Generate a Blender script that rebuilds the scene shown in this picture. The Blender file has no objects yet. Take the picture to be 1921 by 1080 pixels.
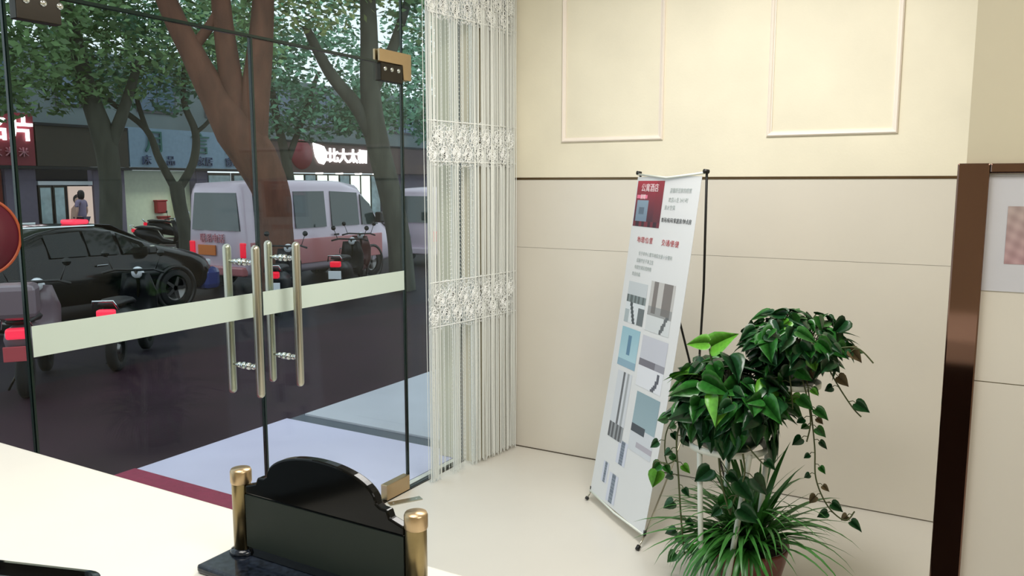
import bpy, bmesh, math, random
import numpy as np
from mathutils import Vector, Matrix

# ------------------------------------------------------------------ camera, world, lights, exposure
SC = bpy.context.scene
COL = SC.collection
CAM_Z = 1.55
YAW, PITCH = math.radians(30.1), math.radians(7.35)
fwd = Vector((math.cos(YAW)*math.cos(PITCH), math.sin(YAW)*math.cos(PITCH), -math.sin(PITCH)))
cd = bpy.data.cameras.new('camera'); cam = bpy.data.objects.new('camera', cd); COL.objects.link(cam)
cam.location = (0, 0, CAM_Z)
cam.rotation_euler = fwd.to_track_quat('-Z', 'Y').to_euler()
cd.sensor_width = 36; cd.lens = 1520/1921*36; cd.clip_start = .02; cd.clip_end = 300
SC.camera = cam
SC.view_settings.view_transform = 'Standard'; SC.view_settings.look = 'None'
SC.view_settings.gamma = 1; SC.view_settings.use_curve_mapping = False
SC.view_settings.exposure = 0.0
W = bpy.data.worlds.new('dusk_sky'); SC.world = W; W.use_nodes = True
bgn = W.node_tree.nodes['Background']
bgn.inputs[0].default_value = (.74, .83, .92, 1); bgn.inputs[1].default_value = 1.35   # overcast dusk

def area(name, loc, sx, sy, power, col, rot=(0, 0, 0)):
    l = bpy.data.lights.new(name, 'AREA'); l.shape = 'RECTANGLE'; l.size = sx; l.size_y = sy; l.energy = power; l.color = col
    o = bpy.data.objects.new(name, l); COL.objects.link(o); o.location = loc; o.rotation_euler = rot
    return o
WARM = (1.0, .975, .93)
area('ceiling_panel_light', (2.5, .9, 2.93), 1.0, 1.0, 55, WARM)
area('ceiling_panel_light', (.3, .9, 2.93), 1.0, 1.0, 28, WARM)
area('ceiling_panel_light', (.2, -1.4, 2.93), 1.0, 1.0, 36, WARM)
area('awning_strip_light', (18.7, 24.5, 1.9), 2.2, .15, 30, (.95, 1, .85), (math.radians(-35), 0, 0))

# ------------------------------------------------------------------ helpers
R = math.radians
rnd = random.Random(7)
def lin(v):
    v /= 255.0
    return v/12.92 if v <= .04045 else ((v+.055)/1.055)**2.4
def rgb(r, g, b): return (lin(r), lin(g), lin(b), 1)

def mat(name, col, rough=.5, metal=0, var=0, scale=8, bump=0, bscale=60, emit=None, strength=1, spec=.5, island=0, stretch=None, coat=0):
    m = bpy.data.materials.new(name); m.use_nodes = True
    nt = m.node_tree; b = nt.nodes['Principled BSDF']
    b.inputs['Base Color'].default_value = col
    b.inputs['Roughness'].default_value = rough; b.inputs['Metallic'].default_value = metal
    b.inputs['Specular IOR Level'].default_value = spec
    if coat: b.inputs['Coat Weight'].default_value = coat; b.inputs['Coat Roughness'].default_value = .05
    tc = nt.nodes.new('ShaderNodeTexCoord'); src = tc.outputs['Object']
    if stretch:
        mp = nt.nodes.new('ShaderNodeMapping'); mp.inputs['Scale'].default_value = stretch
        nt.links.new(src, mp.inputs['Vector']); src = mp.outputs['Vector']
    if var or island:
        hs = nt.nodes.new('ShaderNodeHueSaturation'); hs.inputs['Color'].default_value = col
        mr = nt.nodes.new('ShaderNodeMapRange')
        v = var or island
        mr.inputs['To Min'].default_value = 1-v; mr.inputs['To Max'].default_value = 1+v
        if island:
            gi = nt.nodes.new('ShaderNodeNewGeometry'); nt.links.new(gi.outputs['Random Per Island'], mr.inputs['Value'])
        else:
            n = nt.nodes.new('ShaderNodeTexNoise'); n.inputs['Scale'].default_value = scale; n.inputs['Detail'].default_value = 5
            mr.inputs['From Min'].default_value = .3; mr.inputs['From Max'].default_value = .7
            nt.links.new(src, n.inputs['Vector']); nt.links.new(n.outputs['Fac'], mr.inputs['Value'])
        nt.links.new(mr.outputs['Result'], hs.inputs['Value']); nt.links.new(hs.outputs['Color'], b.inputs['Base Color'])
    if bump:
        n2 = nt.nodes.new('ShaderNodeTexNoise'); n2.inputs['Scale'].default_value = bscale; n2.inputs['Detail'].default_value = 4
        bp = nt.nodes.new('ShaderNodeBump'); bp.inputs['Strength'].default_value = bump; bp.inputs['Distance'].default_value = .01
        nt.links.new(src, n2.inputs['Vector']); nt.links.new(n2.outputs['Fac'], bp.inputs['Height']); nt.links.new(bp.outputs['Normal'], b.inputs['Normal'])
    if emit:
        b.inputs['Emission Color'].default_value = emit; b.inputs['Emission Strength'].default_value = strength
    return m

def glass_mat(name, tint, ior=1.3, gloss=(1, 1, 1, 1)):
    m = bpy.data.materials.new(name); m.use_nodes = True; nt = m.node_tree
    nt.nodes.clear()
    out = nt.nodes.new('ShaderNodeOutputMaterial'); mix = nt.nodes.new('ShaderNodeMixShader')
    tr = nt.nodes.new('ShaderNodeBsdfTransparent'); tr.inputs[0].default_value = tint
    gl = nt.nodes.new('ShaderNodeBsdfGlossy'); gl.inputs['Roughness'].default_value = 0; gl.inputs[0].default_value = gloss
    fr = nt.nodes.new('ShaderNodeFresnel'); ge = nt.nodes.new('ShaderNodeNewGeometry')
    mr = nt.nodes.new('ShaderNodeMapRange'); mr.inputs['To Min'].default_value = ior; mr.inputs['To Max'].default_value = 1/ior
    nt.links.new(ge.outputs['Backfacing'], mr.inputs['Value']); nt.links.new(mr.outputs['Result'], fr.inputs['IOR'])
    nt.links.new(fr.outputs[0], mix.inputs[0]); nt.links.new(tr.outputs[0], mix.inputs[1]); nt.links.new(gl.outputs[0], mix.inputs[2])
    nt.links.new(mix.outputs[0], out.inputs[0])
    return m

def vcol_mat(name, rough=.5):
    m = bpy.data.materials.new(name); m.use_nodes = True; nt = m.node_tree
    b = nt.nodes['Principled BSDF']; b.inputs['Roughness'].default_value = rough
    a = nt.nodes.new('ShaderNodeVertexColor'); a.layer_name = 'print'
    nt.links.new(a.outputs['Color'], b.inputs['Base Color'])
    return m

class MB:
    def __init__(s): s.v = []; s.f = []; s.mi = []; s.sm = []
    def add(s, vs, fs, mi=0, smooth=False):
        o = len(s.v); s.v += [tuple(v) for v in vs]
        for f in fs: s.f.append(tuple(i+o for i in f)); s.mi.append(mi); s.sm.append(smooth)
        return s
    def box(s, x0, x1, y0, y1, z0, z1, mi=0, side=None):
        vs = [(x, y, z) for z in (z0, z1) for y in (y0, y1) for x in (x0, x1)]
        fs = [(0, 2, 3, 1), (4, 5, 7, 6), (0, 1, 5, 4), (2, 6, 7, 3), (0, 4, 6, 2), (1, 3, 7, 5)]
        o = len(s.v); s.v += vs
        for k, f in enumerate(fs):
            s.f.append(tuple(i+o for i in f)); s.sm.append(False)
            s.mi.append(side if side is not None and k not in (2, 3) else mi)
        return s
    def rbox(s, x0, x1, y0, y1, z0, z1, r=.01, mi=0):
        # chamfered box
        b = bmesh.new(); bmesh.ops.create_cube(b, size=1)
        for v in b.verts: v.co = Vector(((x0+x1)/2+v.co.x*(x1-x0), (y0+y1)/2+v.co.y*(y1-y0), (z0+z1)/2+v.co.z*(z1-z0)))
        bmesh.ops.bevel(b, geom=b.edges[:], offset=r, segments=2, profile=.5, affect='EDGES')
        b.verts.index_update()
        s.add([v.co for v in b.verts], [[v.index for v in f.verts] for f in b.faces], mi); b.free(); return s
    def tube(s, pts, r, n=8, mi=0, caps=True, smooth=True):
        pts = [Vector(p) for p in pts]; m = len(pts)
        rs = r if isinstance(r, (list, tuple)) else [r]*m
        vs = []; prev = None
        for i, p in enumerate(pts):
            t = (pts[min(i+1, m-1)]-pts[max(i-1, 0)])
            if t.length < 1e-9: t = Vector((0, 0, 1))
            t.normalize()
            if prev is None:
                a = Vector((0, 0, 1)) if abs(t.z) < .9 else Vector((1, 0, 0))
                u = t.cross(a).normalized()
            else:
                u = (prev-t*prev.dot(t)); u = u.normalized() if u.length > 1e-6 else t.orthogonal().normalized()
            prev = u; w = t.cross(u)
            for k in range(n):
                a = 2*math.pi*k/n; vs.append(p+(u*math.cos(a)+w*math.sin(a))*rs[i])
        fs = [(i*n+k, i*n+(k+1) % n, (i+1)*n+(k+1) % n, (i+1)*n+k) for i in range(m-1) for k in range(n)]
        if caps: fs += [tuple(range(n-1, -1, -1)), tuple(range((m-1)*n, m*n))]
        return s.add(vs, fs, mi, smooth)
    def lathe(s, prof, c=(0, 0, 0), axis='z', n=24, mi=0, smooth=True):
        vs = []
        for (r, h) in prof:
            for k in range(n):
                a = 2*math.pi*k/n; x, y = r*math.cos(a), r*math.sin(a)
                p = {'z': (x, y, h), 'y': (x, h, y), 'x': (h, x, y)}[axis]
                vs.append((p[0]+c[0], p[1]+c[1], p[2]+c[2]))
        m = len(prof)
        fs = [(i*n+k, i*n+(k+1) % n, (i+1)*n+(k+1) % n, (i+1)*n+k) for i in range(m-1) for k in range(n)]
        return s.add(vs, fs, mi, smooth)
    def prism(s, outline, origin, ux, uy, depth, mi=0):
        # outline in 2D, extruded along ux x uy
        ux, uy, o = Vector(ux), Vector(uy), Vector(origin); w = ux.cross(uy).normalized()*depth
        n = len(outline)
        a = [o+ux*p[0]+uy*p[1] for p in outline]
        vs = a+[p+w for p in a]
        fs = [tuple(range(n-1, -1, -1)), tuple(range(n, 2*n))]+[(i, (i+1) % n, n+(i+1) % n, n+i) for i in range(n)]
        return s.add(vs, fs, mi)
    def build(s, name, mats, parent=None, bevel=0, loc=None):
        me = bpy.data.meshes.new(name); me.from_pydata(s.v, [], s.f)
        for m in (mats if isinstance(mats, (list, tuple)) else [mats]): me.materials.append(m)
        me.polygons.foreach_set('material_index', s.mi); me.polygons.foreach_set('use_smooth', s.sm)
        b = bmesh.new(); b.from_mesh(me); bmesh.ops.recalc_face_normals(b, faces=b.faces); b.to_mesh(me); b.free()
        o = bpy.data.objects.new(name, me); COL.objects.link(o)
        if parent: o.parent = parent
        if loc: o.location = loc
        if bevel:
            bv = o.modifiers.new('bevel', 'BEVEL'); bv.width = bevel; bv.segments = 2; bv.limit_method = 'ANGLE'; bv.angle_limit = R(40)
        return o

def tag(o, label=None, cat=None, group=None, kind=None):
    if label: o['label'] = label
    if cat: o['category'] = cat
    if group: o['group'] = group
    if kind: o['kind'] = kind
    return o
def empty(name, loc=(0, 0, 0), rz=0, **k):
    o = bpy.data.objects.new(name, None); COL.objects.link(o); o.location = loc; o.rotation_euler = (0, 0, rz); o.empty_display_size = .1
    return tag(o, **k)
def struct(o): o['kind'] = 'structure'; return o
def B(*a, **k): return MB().box(*a, **k)

def text_verts(s, size, depth, bold=0):
    c = bpy.data.curves.new('t', 'FONT'); c.body = s; c.size = size; c.extrude = depth; c.align_x = 'CENTER'; c.align_y = 'CENTER'; c.resolution_u = 2; c.offset = bold
    o = bpy.data.objects.new('t', c); COL.objects.link(o)
    dg = bpy.context.evaluated_depsgraph_get(); me = bpy.data.meshes.new_from_object(o.evaluated_get(dg))
    bpy.data.objects.remove(o); bpy.data.curves.remove(c)
    return me
def text(s, size, M, m, parent, name='lettering', depth=.01):
    me = text_verts(s, size, depth, size*.022 if m.name == 'lit_white_sign_letter' else 0); me.name = name; me.transform(M); me.materials.clear(); me.materials.append(m)
    o = bpy.data.objects.new(name, me); COL.objects.link(o); o.parent = parent
    return o
def frameM(o, ux, uy):
    ux, uy = Vector(ux).normalized(), Vector(uy).normalized(); uz = ux.cross(uy)
    return Matrix(((ux.x, uy.x, uz.x, o[0]), (ux.y, uy.y, uz.y, o[1]), (ux.z, uy.z, uz.z, o[2]), (0, 0, 0, 1)))

def copy_tree(o, parent=None):
    c = o.copy(); COL.objects.link(c)
    if parent: c.parent = parent
    for ch in list(o.children): copy_tree(ch, c)
    return c

# ------------------------------------------------------------------ materials
M = {}
M['paint'] = mat('cream_wall_paint', rgb(238, 231, 209), .6, var=.05, scale=2.5, bump=.05, bscale=90)
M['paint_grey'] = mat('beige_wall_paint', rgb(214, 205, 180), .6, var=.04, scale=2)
M['ceiling'] = mat('white_ceiling_paint', rgb(235, 230, 218), .8)
M['walltile'] = mat('glossy_beige_wall_tile', rgb(222, 216, 204), .22, var=.03, scale=1.5)
M['floortile'] = mat('polished_cream_floor_tile', rgb(212, 208, 199), .22, var=.03, scale=1.2)
M['grout'] = mat('tile_joint', rgb(176, 166, 148), .8)
M['mould'] = mat('white_moulding', rgb(243, 232, 220), .45)
M['bronze'] = mat('bronze_steel', rgb(124, 97, 86), .07, 1, var=.03, scale=3)
M['bronze_dark'] = mat('dark_bronze_strip', rgb(120, 98, 72), .28, 1, var=.1, scale=3)
M['glass'] = glass_mat('clear_green_glass', (.95, .985, .97, 1), 1.23)
M['glassedge'] = mat('dark_green_glass_edge', rgb(14, 34, 30), .15)
M['frost'] = mat('frosted_white_band', rgb(205, 219, 208), .4)
M['steel'] = mat('brushed_steel', rgb(196, 192, 176), .3, 1, var=.12, scale=20, stretch=(1, 1, .05))
M['chrome'] = mat('chrome', rgb(215, 220, 220), .08, 1)
M['gold'] = mat('champagne_brass', rgb(186, 162, 128), .35, 1, var=.08, scale=6)
M['brass'] = mat('antique_brass', rgb(140, 124, 88), .3, 1, var=.15, scale=30)
M['darkmetal'] = mat('dark_metal', rgb(52, 48, 42), .3, .8)
M['counter'] = mat('white_quartz', rgb(222, 219, 210), .3, var=.015, scale=6)
M['counterfront'] = mat('dark_walnut_panel', rgb(38, 24, 18), .4, var=.15, scale=6)
M['blackgloss'] = mat('black_gloss', rgb(8, 9, 10), .06, coat=.5)
M['black'] = mat('black_plastic', rgb(14, 14, 15), .45)
M['crest'] = mat('black_lacquer', rgb(6, 7, 7), .12, spec=.18)
M['granite'] = mat('blue_black_granite', rgb(26, 32, 42), .12, var=.8, scale=140)
M['greenpanel'] = mat('dark_green_board', rgb(30, 39, 34), .5, spec=.25)
M['string'] = mat('white_string', rgb(240, 243, 238), .6)
M['lace'] = mat('white_lace', rgb(246, 248, 246), .55)
M['bead'] = mat('pearl_bead', rgb(228, 232, 225), .25)
M['leaf'] = mat('pothos_leaf', rgb(38, 96, 34), .3, var=.3, scale=9)
M['leafdark'] = mat('dark_pothos_leaf', rgb(24, 66, 32), .3, var=.3, scale=9)
M['leafbright'] = mat('young_pothos_leaf', rgb(88, 152, 44), .35, var=.2, scale=9)
M['leafdry'] = mat('dried_leaf', rgb(92, 78, 50), .6, var=.2)
M['stem'] = mat('plant_stem', rgb(74, 82, 46), .6)
M['spider'] = mat('spider_plant_blade', rgb(52, 110, 42), .35, var=.3, scale=6)
M['potgreen'] = mat('dark_green_pot', rgb(22, 48, 30), .3)
M['potred'] = mat('red_brown_glazed_pot', rgb(104, 42, 32), .25, var=.2, scale=6)
M['soil'] = mat('dark_soil', rgb(32, 24, 18), .95, bump=.5)
M['whitemetal'] = mat('white_enamel_metal', rgb(222, 226, 216), .35)
M['paper'] = mat('white_paper', rgb(206, 206, 212), .6, var=.02, scale=8)
M['banner'] = mat('white_banner_vinyl', rgb(220, 221, 222), .4, var=.015, scale=3)
M['print'] = vcol_mat('printed_ink', .4)
M['inkred'] = mat('red_ink', rgb(176, 60, 66), .5)
M['inkgrey'] = mat('grey_ink', rgb(176, 184, 182), .5)
M['inkdark'] = mat('dark_ink', rgb(48, 50, 54), .5)
M['inkwhite'] = mat('white_ink', rgb(240, 225, 228), .5)
# street
M['slab'] = mat('lavender_white_paving', rgb(204, 200, 226), .3, var=.03, scale=3)
M['slabgrey'] = mat('grey_blue_paving', rgb(186, 188, 198), .3, var=.04, scale=3)
M['slabdark'] = mat('dark_paving_strip', rgb(76, 84, 96), .4, var=.06, scale=5)
M['carpet'] = mat('crimson_carpet', rgb(140, 42, 72), .95, var=.12, scale=40, bump=.4, bscale=300)
M['pavement'] = mat('reddish_wet_pavement', rgb(42, 24, 34), .6, var=.3, scale=1.2, bump=.2, spec=.15)
M['asphalt'] = mat('dark_wet_asphalt', rgb(34, 28, 36), .6, var=.25, scale=.8, bump=.2, spec=.15)
M['kerb'] = mat('kerb_stone', rgb(84, 84, 88), .7, var=.1)
M['bark'] = mat('brown_bark', rgb(98, 64, 48), .9, var=.3, scale=5, bump=.25, bscale=14, stretch=(1, 1, .35))
M['barkgrey'] = mat('grey_green_bark', rgb(70, 72, 62), .9, var=.3, scale=5, bump=.25, bscale=14, stretch=(1, 1, .35))
M['treeleaf'] = mat('street_tree_leaf', rgb(112, 146, 92), .6, island=.45)
M['treeleaf2'] = mat('blue_green_tree_leaf', rgb(104, 152, 120), .6, island=.45)
M['treeleaf3'] = mat('olive_tree_leaf', rgb(128, 142, 84), .6, island=.45)
M['carblack'] = mat('black_car_paint', rgb(4, 7, 6), .15, spec=.3, coat=.25)
M['carwin'] = mat('dark_car_glass', rgb(14, 22, 20), .05, spec=.35)
M['vanwin'] = mat('van_glass', rgb(44, 62, 62), .06, spec=.8)
M['vanwhite'] = mat('white_van_paint', rgb(214, 198, 212), .25, coat=.5)
M['vanpink'] = mat('salmon_van_panel', rgb(192, 122, 124), .25, coat=.5)
M['noseblue'] = mat('dark_blue_gloss', rgb(44, 62, 128), .2, coat=.6)
M['tyre'] = mat('tyre_rubber', rgb(16, 16, 17), .8)
M['rim'] = mat('alloy_rim', rgb(120, 118, 116), .3, .9)
M['redlens'] = mat('red_lamp_lens', rgb(200, 20, 40), .2, emit=rgb(255, 20, 60), strength=.5)
M['redlit'] = mat('lit_red_lamp', rgb(230, 30, 60), .2, emit=rgb(255, 60, 90), strength=.8)
M['redplastic'] = mat('red_plastic', rgb(150, 24, 26), .35)
M['pinkplate'] = mat('pink_lit_plate', rgb(196, 84, 92), .4)
M['orangeplate'] = mat('orange_plate', rgb(206, 110, 30), .4)
M['whitelens'] = mat('white_lamp_lens', rgb(220, 225, 230), .1)
M['scooterdark'] = mat('charcoal_scooter_plastic', rgb(16, 17, 20), .3, spec=.3)
M['scootergrey'] = mat('silver_grey_scooter_plastic', rgb(120, 104, 112), .3, coat=.3)
M['scooterwine'] = mat('wine_red_scooter_plastic', rgb(92, 54, 54), .3, coat=.3)
M['seat'] = mat('black_vinyl_seat', rgb(18, 18, 20), .5)
M['signred'] = mat('deep_red_sign', rgb(132, 36, 50), .5, var=.06)
M['signbrown'] = mat('brown_sign_board', rgb(84, 62, 60), .55, var=.08)
M['signolive'] = mat('olive_brown_fascia', rgb(60, 54, 44), .6, var=.1)
M['signblue'] = mat('pale_blue_sign', rgb(134, 160, 182), .5, var=.06)
M['teal'] = mat('teal_sign_letter', rgb(40, 104, 96), .5)
M['navy'] = mat('navy_sign_letter', rgb(66, 84, 120), .5)
M['ltwhite'] = mat('lit_white_sign_letter', rgb(255, 250, 255), .5, emit=(1, .96, 1, 1), strength=3)
M['pinkletter'] = mat('pale_pink_letter', rgb(196, 130, 140), .5)
M['shopwall'] = mat('grey_lavender_render', rgb(120, 112, 128), .8, var=.06)
M['shopdark'] = mat('dark_shop_interior', rgb(40, 38, 42), .8)
M['creamlit'] = mat('greenish_white_render', rgb(226, 232, 206), .7, var=.04)
M['shopwin'] = mat('lit_shop_pane', rgb(110, 130, 136), .1, emit=rgb(150, 175, 180), strength=.22, var=.7, scale=2.2)
M['shoplit'] = mat('bright_shop_pane', rgb(220, 225, 220), .2, emit=rgb(225, 235, 225), strength=1.2)
M['redbrick'] = mat('red_door_panel', rgb(126, 54, 36), .6)
M['poster'] = mat('lit_poster', rgb(220, 190, 180), .5, emit=rgb(235, 205, 190), strength=.45)
M['darkline'] = mat('dark_awning_edge', rgb(22, 24, 28), .6)
M['facade'] = mat('upper_facade_render', rgb(110, 122, 124), .9, var=.15, scale=.6)
M['winblue'] = mat('upper_window_glass', rgb(90, 110, 130), .1)
M['skin'] = mat('skin', rgb(208, 168, 150), .55)
M['hair'] = mat('black_hair', rgb(24, 20, 22), .5)
M['lavshirt'] = mat('lavender_shirt', rgb(146, 132, 160), .8)
M['shorts'] = mat('dark_shorts', rgb(60, 56, 80), .8)

# ------------------------------------------------------------------ room shell
XB = 4.057; YG = 2.46; CH = 3.0
fl = struct(B(-2.2, 4.2, -2.9, 2.52, -.12, 0).build('floor', M['floortile']))
struct(B(-2.3, 4.3, -3.0, 2.62, CH, CH+.15).build('ceiling', M['ceiling']))
wb = struct(B(XB+.012, XB+.2, -2.9, 2.62, 0, CH).build('wall_back', M['grout']))
B(XB, XB+.012, -2.9, 2.62, 1.583, CH).build('painted_plaster', M['paint'], wb)
B(XB, XB+.012, -2.9, 2.62, .006, 1.1862).build('wall_tile', M['walltile'], wb)
B(XB, XB+.012, -2.9, 2.62, 1.1878, 1.5705).build('wall_tile', M['walltile'], wb)
struct(B(XB-.004, XB+.01, -2.9, 2.40, 1.5715, 1.582).build('trim_1', M['bronze_dark']))
for k, (y0, y1) in enumerate(((1.453, 2.033), (.355, .93))):
    t = struct(empty('trim_%d' % (k+2)))
    z0, z1, w, d = 1.773, 2.78, .024, .014
    prof = [(0, 0), (0, -d*.6), (w*.25, -d), (w*.6, -d*.8), (w*.8, -d*.45), (w, -d*.4), (w, 0)]
    for nm, a, b in (('moulding_bar', (y0, z0), (y1, z0)), ('moulding_bar', (y0, z1), (y1, z1)), ('moulding_bar', (y0, z0), (y0, z1)), ('moulding_bar', (y1, z0), (y1, z1))):
        cy, cz = (y0+y1)/2, (z0+z1)/2
        vs = []
        for end in (a, b):
            sy = 1 if end[0] < cy else -1; sz = 1 if end[1] < cz else -1
            horiz = a[1] == b[1]
            for (u, dx) in prof:
                yy = end[0]+sy*u; zz = end[1]+sz*u
                vs.append((XB+dx, yy, zz))
        n = len(prof)
        MB().add(vs, [(i, (i+1) % n, n+(i+1) % n, n+i) for i in range(n)]).build(nm, M['mould'], t)
struct(B(3.69, XB, 2.385, 2.62, 0, CH).build('wall_corner', M['paint_grey']))
struct(B(-2.3, -2.2, -2.9, 2.62, 0, CH).build('wall_left', M['paint_grey']))
struct(B(-2.3, 4.25, -3.0, -2.9, 0, CH).build('wall_behind', M['paint_grey']))
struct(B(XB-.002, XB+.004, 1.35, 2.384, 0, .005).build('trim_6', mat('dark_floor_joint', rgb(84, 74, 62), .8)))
# partition on the right, clad in tile with bronze steel edging
XP = 1.9
wp = struct(B(XP+.006, XP+.22, -1.5, .036, 0, CH).build('wall_right', M['paint_grey']))
B(XP, XP+.006, -1.5, -.003, .003, 1.144).build('wall_tile', M['walltile'], wp)
B(XP, XP+.006, -1.5, -.003, 1.1462, 1.57).build('wall_tile', M['walltile'], wp)
tr = struct(empty('trim_4'))
MB().rbox(XP-.016, XP+.23, -.006, .051, 0, 1.59, .003).build('edge_upright', M['bronze'], tr)
MB().rbox(XP-.015, XP+.005, -1.5, -.006, 1.57, 1.5895, .003).build('top_strip', M['bronze'], tr)

# notice on the partition
nt_ = empty('paper_notice', (XP-.001, -.2, 1.45), label='white paper notice with a faded square seal, taped inside the bronze edging on the right', cat='notice')
def local_print(name, nx, ny, fn, fr, parent, off=0.0):
    """flat print: a grid coloured per cell. fr = (origin top-left, ux full width, uy full height downwards)"""
    o, ux, uy = Vector(fr[0]), Vector(fr[1]), Vector(fr[2]); nn = ux.cross(uy).normalized()*off
    vs = [o+ux*(i/nx)+uy*(j/ny)+nn for j in range(ny+1) for i in range(nx+1)]
    fs = [(j*(nx+1)+i, j*(nx+1)+i+1, (j+1)*(nx+1)+i+1, (j+1)*(nx+1)+i) for j in range(ny) for i in range(nx)]
    me = bpy.data.meshes.new(name); me.from_pydata([tuple(v) for v in vs], [], fs); me.materials.append(M['print'])
    ca = me.color_attributes.new('print', 'FLOAT_COLOR', 'CORNER'); cols = []
    for j in range(ny):
        for i in range(nx):
            c = fn((i+.5)/nx, (j+.5)/ny); cols += list(rgb(*[max(0, min(255, q)) for q in c]))*4
    ca.data.foreach_set('color', cols)
    ob = bpy.data.objects.new(name, me); COL.objects.link(ob); ob.parent = parent
    return ob
B(-.0015, .0005, -.25, .196, -.116, .118).build('sheet', M['paper'], nt_)
def sealfn(u, v):
    h = (math.sin(u*23+v*9)+math.sin(v*31-u*14))*.5
    b = 14*h
    return (178+b, 160+b-16*v, 156+b-8*v)
local_print('printed_seal', 40, 48, sealfn, ((-.0022, .158, .055), (0, -.09, 0), (0, 0, -.115)), nt_)

# ------------------------------------------------------------------ glass front
G0, G1 = YG-.006, YG+.006
def pane(x0, x1, z0, z1, parent, name='glass_pane'):
    return B(x0, x1, G0, G1, z0, z1, 0, 1).build(name, [M['glass'], M['glassedge']], parent)
w1 = struct(empty('window_1')); pane(-2.15, 1.338, .01, CH, w1)
w2 = struct(empty('window_2')); pane(3.188, 3.68, .005, CH, w2)
w3 = struct(empty('window_3')); pane(1.344, 3.182, 2.112, CH, w3)
B(1.344, 2.998, G0-.002, G1+.002, 2.1015, 2.1115).build('transom_seal', M['glassedge'], w3)
st = struct(B(-2.15, 3.69, YG-.02, YG+.02, 0, .004).build('trim_5', M['darkmetal']))
def door(n, x0, x1, hx, px0, px1):
    d = struct(empty('door_%d' % n))
    pane(x0, x1, .012, 2.100, d)
    B(x0+.004, x1-.004, G0-.0015, G0-.0003, 1.029, 1.124).build('frosted_band', M['frost'], d)
    for y in (2.385, 2.542):
        h = MB()
        r = .0165; z0, z1 = .722, 1.318
        prof = [(0.0001, z0)]+[(r*math.sin(a), z0+r*(1-math.cos(a))) for a in (.5, 1.0, 1.57)]+[(r*math.sin(a), z1-r*(1-math.cos(a))) for a in (1.57, 1.0, .5)]+[(.0001, z1)]
        h.lathe(prof, (hx, y, 0), n=20)
        ho = h.build('pull_handle', M['steel'], d)
        for z in (.842, 1.25):
            g = MB(); yy = G0 if y < YG else G1; s = 1 if y > YG else -1
            g.tube([(hx, y, z), (hx, yy, z)], .007, 10)
            g.tube([(hx, yy+s*.001, z), (hx, yy+s*.012, z)], .014, 14)
            g.tube([(hx, yy+s*.028, z), (hx, yy+s*.036, z)], .011, 14)
            g.build('standoff', M['chrome'], ho)
    B(x0-.0075 if n == 1 else x0-.009, x0-.0005, G0-.003, G1+.003, .012, 2.1).build('edge_seal', M['glassedge'], d)
    if n == 2: B(x1+.003, x1+.009, G0-.002, G1+.002, .09, 2.02).build('edge_seal', M['glassedge'], d)
    # bottom patch fitting, top patch fitting
    pf = MB().rbox(px0, px1, G0-.014, G1+.014, .005, .082, .003).build('bottom_patch', M['gold'], d)
    tp = MB().rbox(px0+.02, px1, G0-.012, G1+.012, 2.022, 2.104, .003).build('top_patch', M['darkmetal'], d)
    for k in range(3):
        MB().lathe([(.0001, -.004), (.009, -.004), (.011, 0), (.011, .002)], (px0+.05+k*.05, G0-.012, 2.078), 'y', 14).build('screw_cap', M['chrome'], tp)
    return d
door(1, 1.348, 2.246, 2.168, 1.352, 1.505)
door(2, 2.256, 3.174, 2.379, 2.99, 3.172)
# L-shaped brass patch joining transom and side pane
o = [(3.0, 2.108), (3.172, 2.108), (3.178, 2.04), (3.238, 2.04), (3.238, 2.165), (3.0, 2.165)]
tf = MB().prism([(-p[0], p[1]) for p in o], (0, G0-.014, 0), (-1, 0, 0), (0, 0, 1), .012).build('corner_patch', M['gold'], w3, bevel=.002)
MB().prism([(p[0], p[1]) for p in o], (0, G1+.014, 0), (1, 0, 0), (0, 0, 1), .012).build('corner_patch', M['gold'], w3, bevel=.002)
# floor spring cover plate in front of the right hinge
sp = empty('floor_spring_cover', (3.04, 2.37, 0), R(-31), label='small steel floor spring cover plate set in the floor by the door hinge', cat='door hardware')
MB().rbox(-.085, .085, -.022, .022, 0, .004, .001).build('cover_plate', M['steel'], sp)
for x in (-.06, .06): MB().lathe([(.0001, .0052), (.004, .005), (.005, .004)], (x, 0, 0), n=10).build('screw_head', M['chrome'], sp)
# red round sticker with an orange border on the side pane
dc = empty('window_sticker', (1.228, G0-.001, 1.40), label='round crimson sticker with a thin orange border on the left side pane', cat='sticker')
MB().lathe([(.0001, -.0005), (.112, -.0005), (.112, 0)], axis='y', n=48).build('disc', mat('crimson_sticker_film', rgb(84, 14, 34), .4), dc)
MB().lathe([(.108, -.0005), (.108, -.0015), (.116, -.0015), (.116, 0), (.108, 0)], axis='y', n=48).build('border', mat('orange_sticker_border', rgb(160, 74, 40), .4), dc)

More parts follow.
